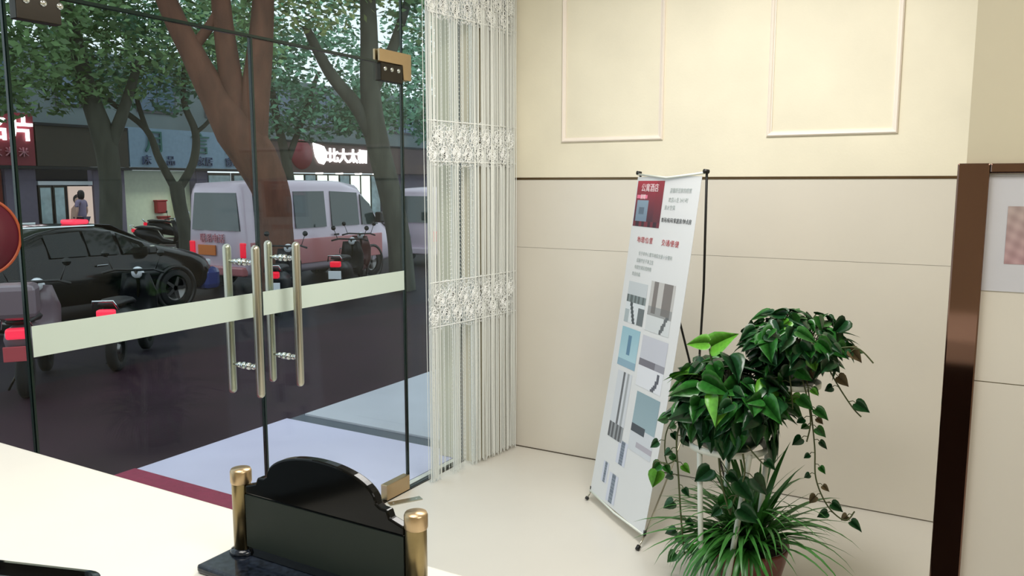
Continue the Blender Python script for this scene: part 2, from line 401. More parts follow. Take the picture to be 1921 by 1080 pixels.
# ------------------------------------------------------------------ string curtain
cu = empty('string_curtain', (3.68, 2.36, 0), label='white string curtain with beaded strands and lace rose bands hanging beside the glass door', cat='curtain')
def cpos(px):      # curtain line from the glass to the corner
    t = (px-803)/(968-803)
    return Vector((3.30+.735*(t**1.0*.82+t*t*.18), 2.405-.085*t, 0))-Vector((3.68, 2.36, 0))
sb = MB(); bd = MB()
def ribbon(mb, p, z0, z1, w, seg=5, wob=.002):
    pts = []
    for k in range(seg+1):
        z = z0+(z1-z0)*k/seg
        pts.append((p.x+rnd.uniform(-wob, wob), p.y+rnd.uniform(-wob, wob), z))
    mb.tube(pts, w, 4, caps=False)
def dens(px):
    if px < 823: return .5
    if px < 850: return 4.2
    if px < 862: return .7
    if px < 886: return 3.6
    return .5
px = 803.5
while px < 968:
    p = cpos(px); p.y += rnd.uniform(-.02, .016)
    sparse = 823 <= px < 850 or 862 <= px < 886
    ribbon(sb, p, rnd.uniform(.004, .03), 2.72, rnd.uniform(.0015, .0024) if not sparse else .0012)
    if sparse or rnd.random() < .08:
        z = .05+rnd.random()*.02
        while z < 2.7:
            r = .0026
            bd.add([(p.x+r, p.y, z), (p.x-r, p.y, z), (p.x, p.y+r, z), (p.x, p.y-r, z), (p.x, p.y, z+r*1.6), (p.x, p.y, z-r*1.6)],
                   [(0, 2, 4), (2, 1, 4), (1, 3, 4), (3, 0, 4), (2, 0, 5), (1, 2, 5), (3, 1, 5), (0, 3, 5)])
            z += .021 if sparse else .04
    px += dens(px)*rnd.uniform(.7, 1.3)
tag(sb.build('strings', M['string'], cu), kind='stuff')
tag(bd.build('beads', M['bead'], cu), kind='stuff')
def rose(mb, c, r):
    # spiral petals + ring of loops, lace thread
    pts = []
    for k in range(46):
        a = k*.42; q = r*.12+r*.62*k/46
        pts.append((c[0]+q*math.cos(a)+r*.06*math.sin(a*3), c[1]-.003, c[2]+q*math.sin(a)))
    mb.tube(pts, r*.055, 4, caps=False)
    for k in range(9):
        a = k*2*math.pi/9; cc = (c[0]+r*.82*math.cos(a), c[2]+r*.82*math.sin(a)); lp = []
        for j in range(9):
            b = j*math.pi/4; lp.append((cc[0]+r*.24*math.cos(b), c[1]-.002, cc[1]+r*.24*math.sin(b)))
        mb.tube(lp, r*.05, 4, caps=False)
def lace_leaf(mb, c, ang, L):
    u = (math.cos(ang), math.sin(ang)); v = (-u[1], u[0]); n = 7; top = []; bot = []
    for k in range(n):
        t = k/(n-1); w = L*.2*math.sin(math.pi*t)
        top.append((c[0]+u[0]*L*t+v[0]*w, c[1]-.002, c[2]+u[1]*L*t+v[1]*w)); bot.append((c[0]+u[0]*L*t-v[0]*w, c[1]-.002, c[2]+u[1]*L*t-v[1]*w))
    mb.add(top+bot, [(k, k+1, n+k+1, n+k) for k in range(n-1)])
for (z0, z1) in ((.80, 1.05), (1.64, 1.86), (2.36, 2.58)):
    lb = MB()
    for zz in (z1, z0+.02):
        lb.tube([tuple(cpos(q)+Vector((0, -.012, zz))) for q in (804, 840, 880, 920, 967)], .0032, 5)
    k = 0; q = 812
    while q < 966:
        p = cpos(q); zc = (z0+z1)/2+(.035 if k % 2 else -.045)
        rose(lb, (p.x, p.y-.012, zc), .05)
        for j in range(7): lace_leaf(lb, (p.x, p.y-.012, zc), rnd.uniform(0, 6.28), rnd.uniform(.03, .05))
        # fine net
        for j in range(60):
            a = cpos(q+rnd.uniform(-10, 10)); b = cpos(min(967, q+rnd.uniform(-10, 10))); za = rnd.uniform(z0, z1)
            lb.tube([(a.x, a.y-.006, za), ((a.x+b.x)/2+rnd.uniform(-.01, .01), a.y-.008, za+rnd.uniform(-.02, .02)), (b.x, b.y-.006, min(z1, max(z0, za+rnd.uniform(-.05, .05))))], .0019, 3, caps=False)
        q += 11; k += 1
    tag(lb.build('lace_band', M['lace'], cu), kind='stuff')
MB().tube([tuple(cpos(800)+Vector((0, 0, 2.72))), tuple(cpos(968)+Vector((0, 0, 2.72)))], .011, 12).build('curtain_rod', M['whitemetal'], cu)

# ------------------------------------------------------------------ counter with name stand and tray
ct = empty('reception_counter', (.5, .9, 0), label='reception counter with white stone top over a dark front, in the foreground', cat='counter')
MB().rbox(-.30, .325, -1.5, 1.50, .972, 1.05, .006).build('countertop', M['counter'], ct)
B(-.25, .285, -1.45, 1.48, .08, .972).build('front_panel', M['counterfront'], ct)
B(-.22, .25, -1.43, 1.46, 0, .08).build('plinth', M['black'], ct)

ns = empty('name_stand', (.712, .6835, 1.05), label='black arched sign stand between two brass posts on the white counter', cat='sign stand')
MB().rbox(-.058, .055, -.168, .168, 0, .012, .004).build('base', M['granite'], ns)
for s in (1, -1):
    y = .1435*s
    p = MB().lathe([(.0115, .010), (.0115, .013), (.0125, .013), (.0125, .108)], (0, y, 0), n=28).build('post', M['brass'], ns)
    MB().lathe([(.0130, .108), (.0138, .110), (.0138, .124), (.0125, .127), (.0001, .1275)], (0, y, 0), n=28).build('post_cap', M['gold'], p)
    MB().lathe([(.0125, .010), (.019, .012), (.017, .017), (.0125, .019)], (0, y, 0), n=24).build('post_foot', M['granite'], p)
bk = B(-.0045, .0045, -.130, .130, .012, .100).build('backing_board', M['blackgloss'], ns, bevel=.001)
B(-.0065, -.0045, -.130, .130, .025, .096).build('green_panel', M['greenpanel'], ns)
half = [(.130, .097), (.130, .108), (.110, .114), (.1065, .123), (.096, .124), (.090, .128)]
arch = [(.090*math.cos(a), .128+.036*math.sin(a)) for a in [math.pi*k/28 for k in range(1, 28)]]
outl = half+arch+[(-p[0], p[1]) for p in reversed(half)]
MB().prism(outl, (.0065, 0, 0), (0, 1, 0), (0, 0, 1), -.013).build('arched_crest', M['crest'], ns, bevel=.0022)

ty = empty('desk_tray', (.367, .998, 1.05), R(18), label='black glossy desk tray with rounded corners at the lower left of the counter', cat='tray')
def rrect(x0, x1, y0, y1, r, n=6):
    pts = []
    for cx, cy, a0 in ((x1-r, y1-r, 0), (x0+r, y1-r, 90), (x0+r, y0+r, 180), (x1-r, y0+r, 270)):
        for k in range(n+1):
            a = R(a0+90*k/n); pts.append((cx+r*math.cos(a), cy+r*math.sin(a)))
    return pts
ot, it = rrect(-.2, .17, -.15, .30, .03), rrect(-.192, .162, -.142, .292, .024)
n = len(ot)
tm = MB().add([(x, y, 0) for x, y in ot]+[(x, y, .021) for x, y in ot]+[(x, y, .023) for x, y in it]+[(x, y, .014) for x, y in it],
      [(k*n+i, k*n+(i+1) % n, (k+1)*n+(i+1) % n, (k+1)*n+i) for k in range(3) for i in range(n)]+[tuple(range(n-1, -1, -1)), tuple(range(3*n, 4*n))])
tm.build('tray_body', M['blackgloss'], ty)

# ------------------------------------------------------------------ X-banner
bn = empty('banner_stand', (3.33, 1.38, 0), label='white X-banner stand with photographs and red heading leaning by the tiled wall', cat='banner')
A0 = Vector((3.514, 1.590, .05))-bn.location; B0 = Vector((3.160, 1.176, .05))-bn.location
dW = (B0-A0); WB = dW.length; dW.normalize(); nF = Vector((dW.y, -dW.x, 0))
if nF.x > 0: nF = -nF
lean = nF*-.19+dW*.075+Vector((0, 0, 1.53))
HB = lean.length; dH = lean.normalized(); nB = dW.cross(dH).normalized()
if nB.x > 0: nB = -nB
def bp(u, v, off=0):            # u across 0..1, v down 0..1
    return A0+lean*(1-v)+dW*(u*WB)+nB*(off-.012*math.sin(math.pi*min(max(v, 0), 1)))
vs = []; NV = 24
for j in range(NV+1):
    v = j/NV
    for off in (.0008, -.0008):
        vs.append(bp(0, v, off)); vs.append(bp(1, v, off))
fs = []
for j in range(NV):
    a, b = j*4, j*4+4
    fs += [(a, a+1, b+1, b), (a+2, b+2, b+3, a+3), (a, b, b+2, a+2), (a+1, a+3, b+3, b+1)]
fs += [(0, 2, 3, 1), (NV*4, NV*4+1, NV*4+3, NV*4+2)]
sheet = MB().add(vs, fs).build('banner_sheet', M['banner'], bn)
def bprint(name, u0, u1, v0, v1, nx, ny, fn):
    me = bpy.data.meshes.new(name)
    vv = [tuple(bp(u0+(u1-u0)*i/nx, v0+(v1-v0)*j/ny, .0016)) for j in range(ny+1) for i in range(nx+1)]
    ff = [(j*(nx+1)+i, j*(nx+1)+i+1, (j+1)*(nx+1)+i+1, (j+1)*(nx+1)+i) for j in range(ny) for i in range(nx)]
    me.from_pydata(vv, [], ff); me.materials.append(M['print'])
    ca = me.color_attributes.new('print', 'FLOAT_COLOR', 'CORNER'); cols = []
    for j in range(ny):
        for i in range(nx):
            cols += list(rgb(*[max(0, min(255, q)) for q in fn((i+.5)/nx, (j+.5)/ny)]))*4
    ca.data.foreach_set('color', cols)
    ob = bpy.data.objects.new(name, me); COL.objects.link(ob); ob.parent = sheet
    return ob
def mixc(a, b, t): return tuple(a[i]+(b[i]-a[i])*t for i in range(3))
def redfn(u, v):
    c = mixc((172, 44, 64), (70, 34, 52), min(1, v*1.15))
    if u > .72: c = mixc(c, (120, 40, 50), .4)
    if .06 < u < .5 and .42 < v < .88: c = mixc((150, 176, 192), (110, 130, 152), v)
    if .18 < u < .36 and .56 < v < .74: c = (92, 110, 128)
    if .02 < u < .44 and .30 < v < .38: c = (232, 120, 150)
    if v > .88: c = (52, 24, 42) if int(u*9) % 2 else (110, 36, 54)
    return c
bprint('red_picture', .02, .47, .012, .148, 30, 26, redfn)
def roomfn(kind):
    def f(u, v):
        if kind == 0:      # twin beds
            c = (196, 202, 206) if v < .42 else (214, 220, 224)
            if v > .45 and abs(u-(.25+.5*(v-.45))) < .07: c = (66, 74, 80)
            if .34 < v < .5: c = (128, 140, 142) if int(u*10) % 2 else (90, 100, 102)
            if v > .6 and u > .7: c = (104, 112, 116)
            if v > .7 and u < .25: c = (170, 182, 186)
        elif kind == 1:    # curtained room
            c = (190, 188, 186) if v < .5 else (208, 212, 214)
            if v < .62 and (.12 < u < .34 or .56 < u < .9): c = (124, 118, 116)
            if .5 < v < .66: c = mixc(c, (112, 112, 112), .6)
            if v > .62 and abs(u-(.85-.6*(v-.62))) < .06: c = (96, 100, 104)
        elif kind == 2:    # blue bathroom
            c = mixc((150, 190, 204), (176, 208, 218), v)
            if .4 < u < .6 and .2 < v < .66: c = (92, 132, 160)
            if v > .84: c = (140, 172, 190)
        elif kind == 3:
            c = (196, 198, 208)
            if .44 < v < .58: c = (116, 114, 124) if u < .62 else (150, 150, 160)
            if v > .6: c = (222, 224, 230)
            if v > .62 and abs(math.hypot(u-.3, (v-.62))-.52) < .05: c = (90, 92, 102)
        elif kind == 4:    # narrow corridor pictures
            c = (208, 212, 218)
            if .42 < u < .56 and v < .86: c = (104, 106, 110)
            if .66 < u < .8: c = (160, 164, 168)
            if v > .76: c = (150, 154, 158) if int(u*8) % 2 else (92, 94, 98)
        elif kind == 5:
            c = mixc((140, 164, 174), (158, 180, 188), v) if v < .6 else (206, 210, 216)
            if .56 < v < .66 and u < .6: c = (70, 76, 84)
            if .84 < v < .92 and u > .3: c = (176, 172, 182)
        else:
            c = (206, 210, 224)
            if .3 < u < .75: c = (104, 114, 130) if int(v*16) % 2 else (128, 138, 152)
        return c
    return f
for (u0, u1, v0, v1, k) in ((.10, .43, .315, .440, 0), (.48, .86, .300, .445, 1), (.10, .42, .455, .575, 2), (.47, .88, .460, .610, 3),
                            (.14, .40, .590, .800, 4), (.52, .90, .625, .800, 5), (.36, .52, .790, .862, 6), (.16, .26, .880, .945, 6), (.30, .46, .90, .99, 6)):
    bprint('photograph', u0, u1, v0, v1, 22, 22, roomfn(k))
def btext(s, u, v, size, m, name='lettering'):
    Mx = frameM(bp(u, v, .002), dW, dH); return text(s, size, Mx, m, sheet, name, .0002)
# visible side decides reading direction
if (dW.cross(dH)).dot(nB) < 0: raise RuntimeError('banner reads backwards')
btext('公寓酒店', .24, .034, .040, M['inkwhite'])
btext('旅馆', .14, .060, .024, M['inkwhite'])
btext('温馨舒适家的感觉', .73, .040, .022, M['inkgrey'])
btext('欢迎入住 24小时', .71, .066, .022, M['inkgrey'])
btext('热水空调', .60, .088, .022, M['inkgrey'])
btext('单间/标间/家庭房/钟点房', .72, .124, .023, M['inkdark'])
btext('地/理/位/置', .27, .188, .030, M['inkred'])
btext('交/通/便/捷', .68, .188, .030, M['inkred'])
for k, (s, u) in enumerate((('位于市中心繁华地段交通十分便利', .47), ('设施齐全干净卫生', .32), ('电视空调无线网络', .30), ('欢迎光临', .20))):
    btext(s, u, .228+.021*k, .020, M['inkgrey'])
# frame: bent sleeve rods, hub and arms
rod = MB(); rod.tube([bp(-.01, -.008, .002), bp(.5, .004, .004), bp(1.03, -.008, .002)], .005, 8); rod.build('top_sleeve', M['whitemetal'], bn)
rod = MB(); rod.tube([bp(0, 1.0, .002), bp(.5, 1.006, .004), bp(1.0, 1.0, .002)], .005, 8); rod.build('bottom_sleeve', M['whitemetal'], bn)
hub = (bp(.5, .62)-nB*.30+dW*.03)
hb = MB().rbox(hub.x-.03, hub.x+.03, hub.y-.03, hub.y+.03, hub.z-.035, hub.z+.035, .006).build('hub', M['black'], bn)
def arm(nm, P, q, r=.0055):
    mid = (P+hub)/2-nB*.01
    return MB().tube([hub, mid, P], r, 8).build(nm, q, bn)
for (u, v) in ((-.0, -.012), (1.04, -.012)): 
    a = arm('upper_arm', bp(u, v, -.004), M['black'])
    MB().tube([bp(u, v, -.012), bp(u, v, .010)], .009, 10).build('tip_cap', M['black'], a)
for (u, ft) in ((0.0, Vector((3.499, 1.604, .006))-bn.location), (1.0, Vector((3.101, 1.183, .006))-bn.location)):
    P = bp(u, 1.0, -.006)
    a = arm('lower_arm', P, M['steel'], .004)
    MB().tube([P, (P+ft)/2, ft], [.004, .004, .004], 8).build('foot_rod', M['steel'], a)
    MB().tube([ft+(P-ft)*.0, ft+(P-ft)*.25], .0095, 10).build('foot_cap', M['black'], a)
    MB().tube([P-(P-ft)*.05, P+Vector((0, 0, .02))], .007, 10).build('clip', M['black'], a)
rl = hub-nB*.22; rl.z = .006
arm('rear_leg', Vector(rl), M['black'])

# ------------------------------------------------------------------ plants
def heart_leaf(fold=.18, droop=.25):
    # unit leaf: base at origin, tip along +x, length 1
    prof = [(0, .0), (-.10, .16), (-.06, .33), (.10, .42), (.32, .40), (.56, .28), (.80, .12), (1.0, 0)]
    mid = [0, .0, .04, .14, .32, .56, .80, 1.0]
    vs = []; fs = []
    def z(x, y): return fold*abs(y)-droop*max(x, 0)**2
    for s in (1, -1):
        o = len(vs)
        for (x, y) in prof: vs.append((x, s*y, z(x, y)))
        for x in mid: vs.append((x, 0, z(x, 0)-.0))
        n = len(prof)
        for i in range(n-1): fs.append((o+i, o+i+1, o+n+i+1, o+n+i))
    return vs, fs
def leaf_mesh(name, m, fold, droop):
    vs, fs = heart_leaf(fold, droop); me = bpy.data.meshes.new(name); me.from_pydata(vs, [], fs); me.materials.append(m)
    me.polygons.foreach_set('use_smooth', [True]*len(fs)); b = bmesh.new(); b.from_mesh(me); bmesh.ops.remove_doubles(b, verts=b.verts, dist=1e-4); b.to_mesh(me); b.free()
    return me
LEAF = {k: [leaf_mesh('leaf', M[k], f, d) for f, d in ((.15, .2), (.3, .45), (-.1, .3))] for k in ('leaf', 'leafdark', 'leafbright', 'leafdry')}
def put_leaf(parent, base, dirv, up, L, kind):
    x = Vector(dirv).normalized(); u = Vector(up); y = u.cross(x)
    if y.length < 1e-4: y = Vector((0, 1, 0))
    y.normalize(); z = x.cross(y)
    o = bpy.data.objects.new('leaf', rnd.choice(LEAF[kind])); COL.objects.link(o); o.parent = parent
    Mx = Matrix(((x.x, y.x, z.x, base[0]), (x.y, y.y, z.y, base[1]), (x.z, y.z, z.z, base[2]), (0, 0, 0, 1)))
    o.matrix_local = Mx @ Matrix.Scale(L, 4)
    return o
VIEW = Vector((-.88, -.40, .25))
def pothos(root, pot_top, rad, cz, hz, n, size, kinds, droop_low=True):
    stems = MB()
    for i in range(n):
        th = rnd.uniform(0, 2*math.pi); el = math.asin(rnd.uniform(-.75, 1))
        q = rnd.uniform(.62, 1.0)
        d = Vector((math.cos(th)*math.cos(el), math.sin(th)*math.cos(el), math.sin(el)))
        p = Vector((d.x*rad*q, d.y*rad*q, cz+d.z*hz*q))
        out = Vector((d.x, d.y, 0)); out = out.normalized() if out.length > .05 else Vector((rnd.uniform(-1, 1), rnd.uniform(-1, 1), 0)).normalized()
        dirv = out*rnd.uniform(.5, 1.1)+Vector((rnd.uniform(-.75, .75), rnd.uniform(-.75, .75), -rnd.uniform(.0, .8)+d.z*.35))
        up = (d+VIEW*.25+Vector((rnd.uniform(-.7, .7), rnd.uniform(-.7, .7), .7)))
        L = size*rnd.uniform(.65, 1.2)
        put_leaf(root, p-dirv.normalized()*L*.45, dirv, up, L, rnd.choices(*kinds)[0])
        if rnd.random() < .5:
            a = Vector((d.x*rad*.25, d.y*rad*.25, pot_top)); b = p-dirv.normalized()*L*.45
            stems.tube([a, (a+b)/2+Vector((0, 0, .05)), b], .0022, 4, caps=False)
    return stems
def vine(root, stems, pts, size, kinds, step=.05, r=.0028):
    pts = [Vector(p) for p in pts]
    # smooth
    sm = []
    for i in range(len(pts)-1):
        p0, p1, p2, p3 = pts[max(i-1, 0)], pts[i], pts[i+1], pts[min(i+2, len(pts)-1)]
        for k in range(6):
            t = k/6
            sm.append(.5*((2*p1)+(p2-p0)*t+(2*p0-5*p1+4*p2-p3)*t*t+(3*p1-p0-3*p2+p3)*t**3))
    sm.append(pts[-1]); stems.tube(sm, r, 5, caps=False)
    acc = 0; s = 1
    for a, b in zip(sm, sm[1:]):
        acc += (b-a).length
        if acc > step:
            acc = rnd.uniform(-.2, .2)*step; s = -s
            side = Vector((.3*rnd.uniform(-1, 1), s, rnd.uniform(-.7, .1)))
            q = a+side.normalized()*size*.5
            stems.tube([a, a+side.normalized()*size*.3+Vector((0, 0, .006)), q], r*.55, 4, caps=False)
            put_leaf(root, q, side+Vector((0, 0, -.5)), VIEW+Vector((rnd.uniform(-.4, .4), rnd.uniform(-.4, .4), .3)), size*rnd.uniform(.6, 1.15), rnd.choices(*kinds)[0])

# stand
sd = empty('plant_stand', (2.97, .78, 0), label='white metal plant stand with a ring holding the leafy pots', cat='plant stand')
def circ(c, r, z, n=28): return [(c[0]+r*math.cos(2*math.pi*k/n), c[1]+r*math.sin(2*math.pi*k/n), z) for k in range(n+1)]
MB().lathe([(.128, .566), (.150, .566), (.150, .590), (.146, .590), (.146, .570), (.128, .570), (.128, .566)], n=36).build('pot_ring', M['whitemetal'], sd)
for (a, b) in (((-.118, .072), (-.125, .045)), ((-.105, -.108), (-.115, -.035)), ((.14, .03), (.16, .05)), ((.05, -.14), (.03, -.10))):
    MB().tube([(a[0], a[1], .58), ((a[0]+b[0])/2, (a[1]+b[1])/2, .29), (b[0], b[1], 0)], .0105, 10).build('leg', M['whitemetal'], sd)
MB().tube([(.12, -.08, .58), (.15, -.15, .64), (.14, -.19, .73), (.13, -.198, .80)], .006, 8).build('arm', M['whitemetal'], sd)
MB().lathe([(.09, .798), (.105, .798), (.105, .818), (.101, .818), (.101, .802), (.09, .802), (.09, .798)], (.13, -.198, 0), n=32).build('upper_pot_ring', M['whitemetal'], sd)
# front pothos
PA = empty('potted_pothos', (2.97, .78, .57), label='broad-leaved pothos in a dark green bowl on the front ring of the white stand', cat='potted plant', group=None)
MB().lathe([(.0001, .002), (.10, .002), (.125, .03), (.142, .085), (.150, .15), (.155, .165), (.146, .165), (.140, .14), (.0001, .135)], n=36).build('pot', M['potgreen'], PA)
MB().lathe([(.0001, .142), (.139, .140)], n=30).build('soil', M['soil'], PA)
stA = pothos(PA, .14, .235, .19, .155, 190, .10, (['leaf', 'leafdark', 'leafbright'], [6, 6, .7]))
# a skirt of leaves in front of the bowl
for i in range(26):
    th = R(rnd.uniform(120, 310)); p = Vector((math.cos(th)*.165, math.sin(th)*.165, rnd.uniform(.05, .16)))
    put_leaf(PA, p, Vector((math.cos(th)*.35, math.sin(th)*.35, -1)), Vector((math.cos(th), math.sin(th), .5)), rnd.uniform(.07, .11), rnd.choice(['leaf', 'leafdark', 'leafdark']))
# upright young leaf
for b, t, L in (((.0, .075, .37), (-.1, -.7, .5), .115), ((.0, .085, .385), (-.2, 1, -.05), .085)):
    stA.tube([(0, .04, .15), (0, .07, .3), b], .003, 5); put_leaf(PA, b, t, VIEW+Vector((0, 0, .6)), L, 'leafbright')
K1 = (['leaf', 'leafdark', 'leafbright'], [4, 4, 1])
vine(PA, stA, [(-.08, .13, .15), (-.10, .165, .04), (-.10, .155, -.12), (-.11, .135, -.30), (-.11, .12, -.42)], .05, K1, .035, .0035)
vine(PA, stA, [(-.05, .15, .15), (-.06, .215, .05), (-.06, .225, -.05), (-.06, .205, -.12)], .055, K1, .035)
vine(PA, stA, [(-.10, .16, -.05), (-.10, .20, -.08), (-.10, .245, -.075), (-.10, .26, -.11)], .05, K1, .09)
vine(PA, stA, [(-.13, .0, .02), (-.14, -.02, -.1), (-.13, -.05, -.21)], .06, K1, .09, .0035)
vine(PA, stA, [(-.13, -.09, .02), (-.14, -.10, -.06), (-.13, -.06, -.17), (-.12, -.05, -.22)], .07, K1, .08, .0035)
vine(PA, stA, [(-.12, -.10, .05), (-.13, -.17, -.01), (-.13, -.20, .0)], .055, (['leafdark', 'leafdry'], [1, 1]), .08)
put_leaf(PA, (-.15, .02, -.05), (-.1, .55, -.6), VIEW, .085, 'leafdark'); put_leaf(PA, (-.145, -.08, -.08), (-.1, -.6, -.6), VIEW, .09, 'leafdark')
put_leaf(PA, (-.14, -.09, -.18), (-.1, -.75, -.4), VIEW, .085, 'leafdark'); put_leaf(PA, (-.14, .225, -.10), (-.1, .2, -1), VIEW, .075, 'leafbright')
stA.build('stems', M['stem'], PA)['kind'] = 'stuff'
# upper right pothos
PB = empty('potted_pothos', (3.10, .582, .80), label='darker small-leaved pothos with trailing vines on the higher right ring of the stand', cat='potted plant')
MB().lathe([(.0001, .003), (.075, .003), (.092, .04), (.104, .11), (.108, .115), (.101, .115), (.097, .1), (.0001, .095)], n=32).build('pot', M['potgreen'], PB)
MB().lathe([(.0001, .101), (.096, .099)], n=30).build('soil', M['soil'], PB)
stB = pothos(PB, .1, .215, .16, .125, 210, .072, (['leaf', 'leafdark', 'leafbright'], [4, 8, .3]))
K2 = (['leafdark', 'leaf', 'leafdry'], [4, 2, 2])
vine(PB, stB, [(-.02, -.13, .15), (-.03, -.22, .17), (-.03, -.28, .12)], .06, K2, .05)
vine(PB, stB, [(-.02, -.12, .1), (-.03, -.17, .02), (-.03, -.22, -.05), (-.03, -.25, -.08)], .05, K2, .05)
vine(PB, stB, [(-.06, -.05, .1), (-.08, -.08, -.03), (-.08, -.105, -.2), (-.08, -.115, -.32), (-.07, -.16, -.42), (-.07, -.22, -.46), (-.07, -.25, -.42)], .042, K2, .03)
vine(PB, stB, [(-.08, -.03, .1), (-.10, -.07, .0), (-.10, -.09, -.10), (-.10, -.08, -.18)], .05, (['leaf', 'leafbright', 'leafdark'], [2, 2, 1]), .028)
vine(PB, stB, [(-.09, .0, .1), (-.12, -.02, .02), (-.12, -.03, -.06)], .06, (['leaf', 'leafbright'], [2, 1]), .03)
stB.build('stems', M['stem'], PB)['kind'] = 'stuff'
# spider plant
PC = empty('spider_plant', (3.02, .70, 0), label='spider plant with arching grassy blades in a red-brown pot under the stand', cat='potted plant')
MB().lathe([(.0001, .001), (.095, .001), (.12, .05), (.14, .13), (.148, .17), (.15, .185), (.138, .185), (.13, .15), (.0001, .145)], n=36).build('pot', M['potred'], PC)
MB().lathe([(.0001, .155), (.13, .152)], n=30).build('soil', M['soil'], PC)
def blade(L, arch, w):
    vs = []; n = 9
    x = z = 0; a = R(arch[0])
    for k in range(n):
        t = k/(n-1); ww = w*(1-t**2.2)*(.55+.45*min(1, t*4))
        vs += [(x, ww, z), (x, 0, z-ww*.45), (x, -ww, z)]
        x += math.cos(a)*L/(n-1); z += math.sin(a)*L/(n-1); a += R(arch[1])/(n-1)
    fs = []
    for k in range(n-1): fs += [(3*k, 3*k+3, 3*k+4, 3*k+1), (3*k+1, 3*k+4, 3*k+5, 3*k+2)]
    me = bpy.data.meshes.new('blade'); me.from_pydata(vs, [], fs); me.materials.append(M['spider']); me.polygons.foreach_set('use_smooth', [True]*len(fs)); return me
BL = [blade(1, (72, -100), .024), blade(1, (60, -110), .022), blade(1, (82, -50), .03), blade(1, (45, -70), .022), blade(1, (86, -130), .022)]
for i in range(170):
    o = bpy.data.objects.new('blade', rnd.choice(BL)); COL.objects.link(o); o.parent = PC
    th = rnd.uniform(0, 6.283); r = rnd.uniform(0, .05)
    o.location = (r*math.cos(th), r*math.sin(th), .152); o.rotation_euler = (rnd.uniform(-.25, .25), rnd.uniform(-.2, .2), th+rnd.uniform(-.5, .5))
    s = rnd.uniform(.26, .46); o.scale = (s, s*rnd.uniform(.9, 1.4), s)
BH = [blade(1, (38, -125), .026), blade(1, (52, -150), .026)]
for i in range(42):
    o = bpy.data.objects.new('blade', rnd.choice(BH)); COL.objects.link(o); o.parent = PC
    th = R(rnd.uniform(105, 205)); o.location = (.05*math.cos(th), .05*math.sin(th), .16); o.rotation_euler = (rnd.uniform(-.2, .2), rnd.uniform(-.15, .15), th)
    q = rnd.uniform(.26, .40); o.scale = (q, q*1.3, q)
# trailing leaves at the pot's left
stC = MB()
for p in ([(-.05, .08, .17), (-.06, .16, .21), (-.06, .22, .16), (-.06, .26, .08)], [(-.09, .07, .17), (-.12, .13, .18), (-.12, .18, .10)]):
    vine(PC, stC, p, .055, (['leaf', 'leafdark'], [1, 1]), .035)
stC.build('stems', M['stem'], PC)['kind'] = 'stuff'

# ------------------------------------------------------------------ outside: ground
GZ = -.5
struct(B(-6, 40, 2.52, 8.3, GZ-.2, GZ).build('pavement', M['pavement']))
struct(B(-6, 60, 8.3, 21.5, GZ-.3, GZ-.02).build('road', M['asphalt']))
struct(B(-6, 60, 21.5, 40, GZ-.3, GZ+.12).build('far_pavement', M['pavement']))
struct(B(-6, 60, 21.3, 21.5, GZ-.3, GZ+.13).build('kerb', M['kerb']))
pf = struct(B(-3, 9, 2.53, 3.935, GZ, -.014).build('entrance_platform', M['slabdark']))
B(-3, 3.787, 2.53, 3.93, -.014, -.002).build('paving_slab', M['slab'], pf)
B(3.93, 9, 2.53, 3.905, -.014, -.002).build('paving_slab', M['slabgrey'], pf)
cp = B(.9, 2.66, 2.56, 3.925, -.002, .008).build('entrance_carpet', M['carpet'], bevel=.003)
tag(cp, 'crimson carpet on the entrance platform outside the glass door', 'carpet')

# ------------------------------------------------------------------ vehicles
def wheel(parent, x, y, r, w, rimr, m=None):
    s = 1 if y > 0 else -1
    t = MB().lathe([(rimr, -w/2), (r*.93, -w/2), (r, -w*.3), (r, w*.3), (r*.93, w/2), (rimr, w/2), (rimr, -w/2)], axis='y', n=28).build('wheel', M['tyre'], parent, loc=(x, y, r))
    h = MB(); h.lathe([(rimr, s*w*.3), (rimr*.86, s*w*.32), (rimr*.82, s*w*.12), (.0001, s*w*.1)], axis='y', n=28)
    for k in range(5):
        a = 2*math.pi*k/5; c, q = math.cos(a), math.sin(a); px_, pz_ = -q, c; y1 = s*w*.12; y2 = s*w*.34
        b1, b2 = rimr*.16, rimr*.09
        P = [(b1*px_, b1*pz_), (-b1*px_, -b1*pz_), (rimr*.9*c-b2*px_, rimr*.9*q-b2*pz_), (rimr*.9*c+b2*px_, rimr*.9*q+b2*pz_)]
        h.add([(p[0], y1, p[1]) for p in P]+[(p[0], y2, p[1]) for p in P], [(4, 5, 6, 7), (0, 1, 5, 4), (1, 2, 6, 5), (2, 3, 7, 6), (3, 0, 4, 7)])
    h.build('rim', m or M['rim'], t)
    return t
def half_ring(st):
    x, zb, zbelt, ztop, wb_, wt = st
    return [(0, zb), (wb_*.85, zb), (wb_*.97, zb+.12*(zbelt-zb)), (wb_, zb+.55*(zbelt-zb)), (wb_*.965, zbelt), (wt+(wb_*.965-wt)*.12, ztop-.12*(ztop-zbelt)), (wt*.86, ztop), (wt*.45, ztop+.012), (0, ztop+.018)]
def loft(mb, sts, mi=0):
    rings = []
    for st in sts:
        h = half_ring(st); full = [(st[0], y, z) for y, z in h]+[(st[0], -y, z) for y, z in reversed(h[1:-1])]
        rings.append(full)
    n = len(rings[0]); vs = [p for r in rings for p in r]
    fs = [(i*n+k, i*n+(k+1) % n, (i+1)*n+(k+1) % n, (i+1)*n+k) for i in range(len(rings)-1) for k in range(n)]
    fs += [tuple(range(n-1, -1, -1)), tuple(range((len(rings)-1)*n, len(rings)*n))]
    mb.add(vs, fs, mi, True)
    return rings
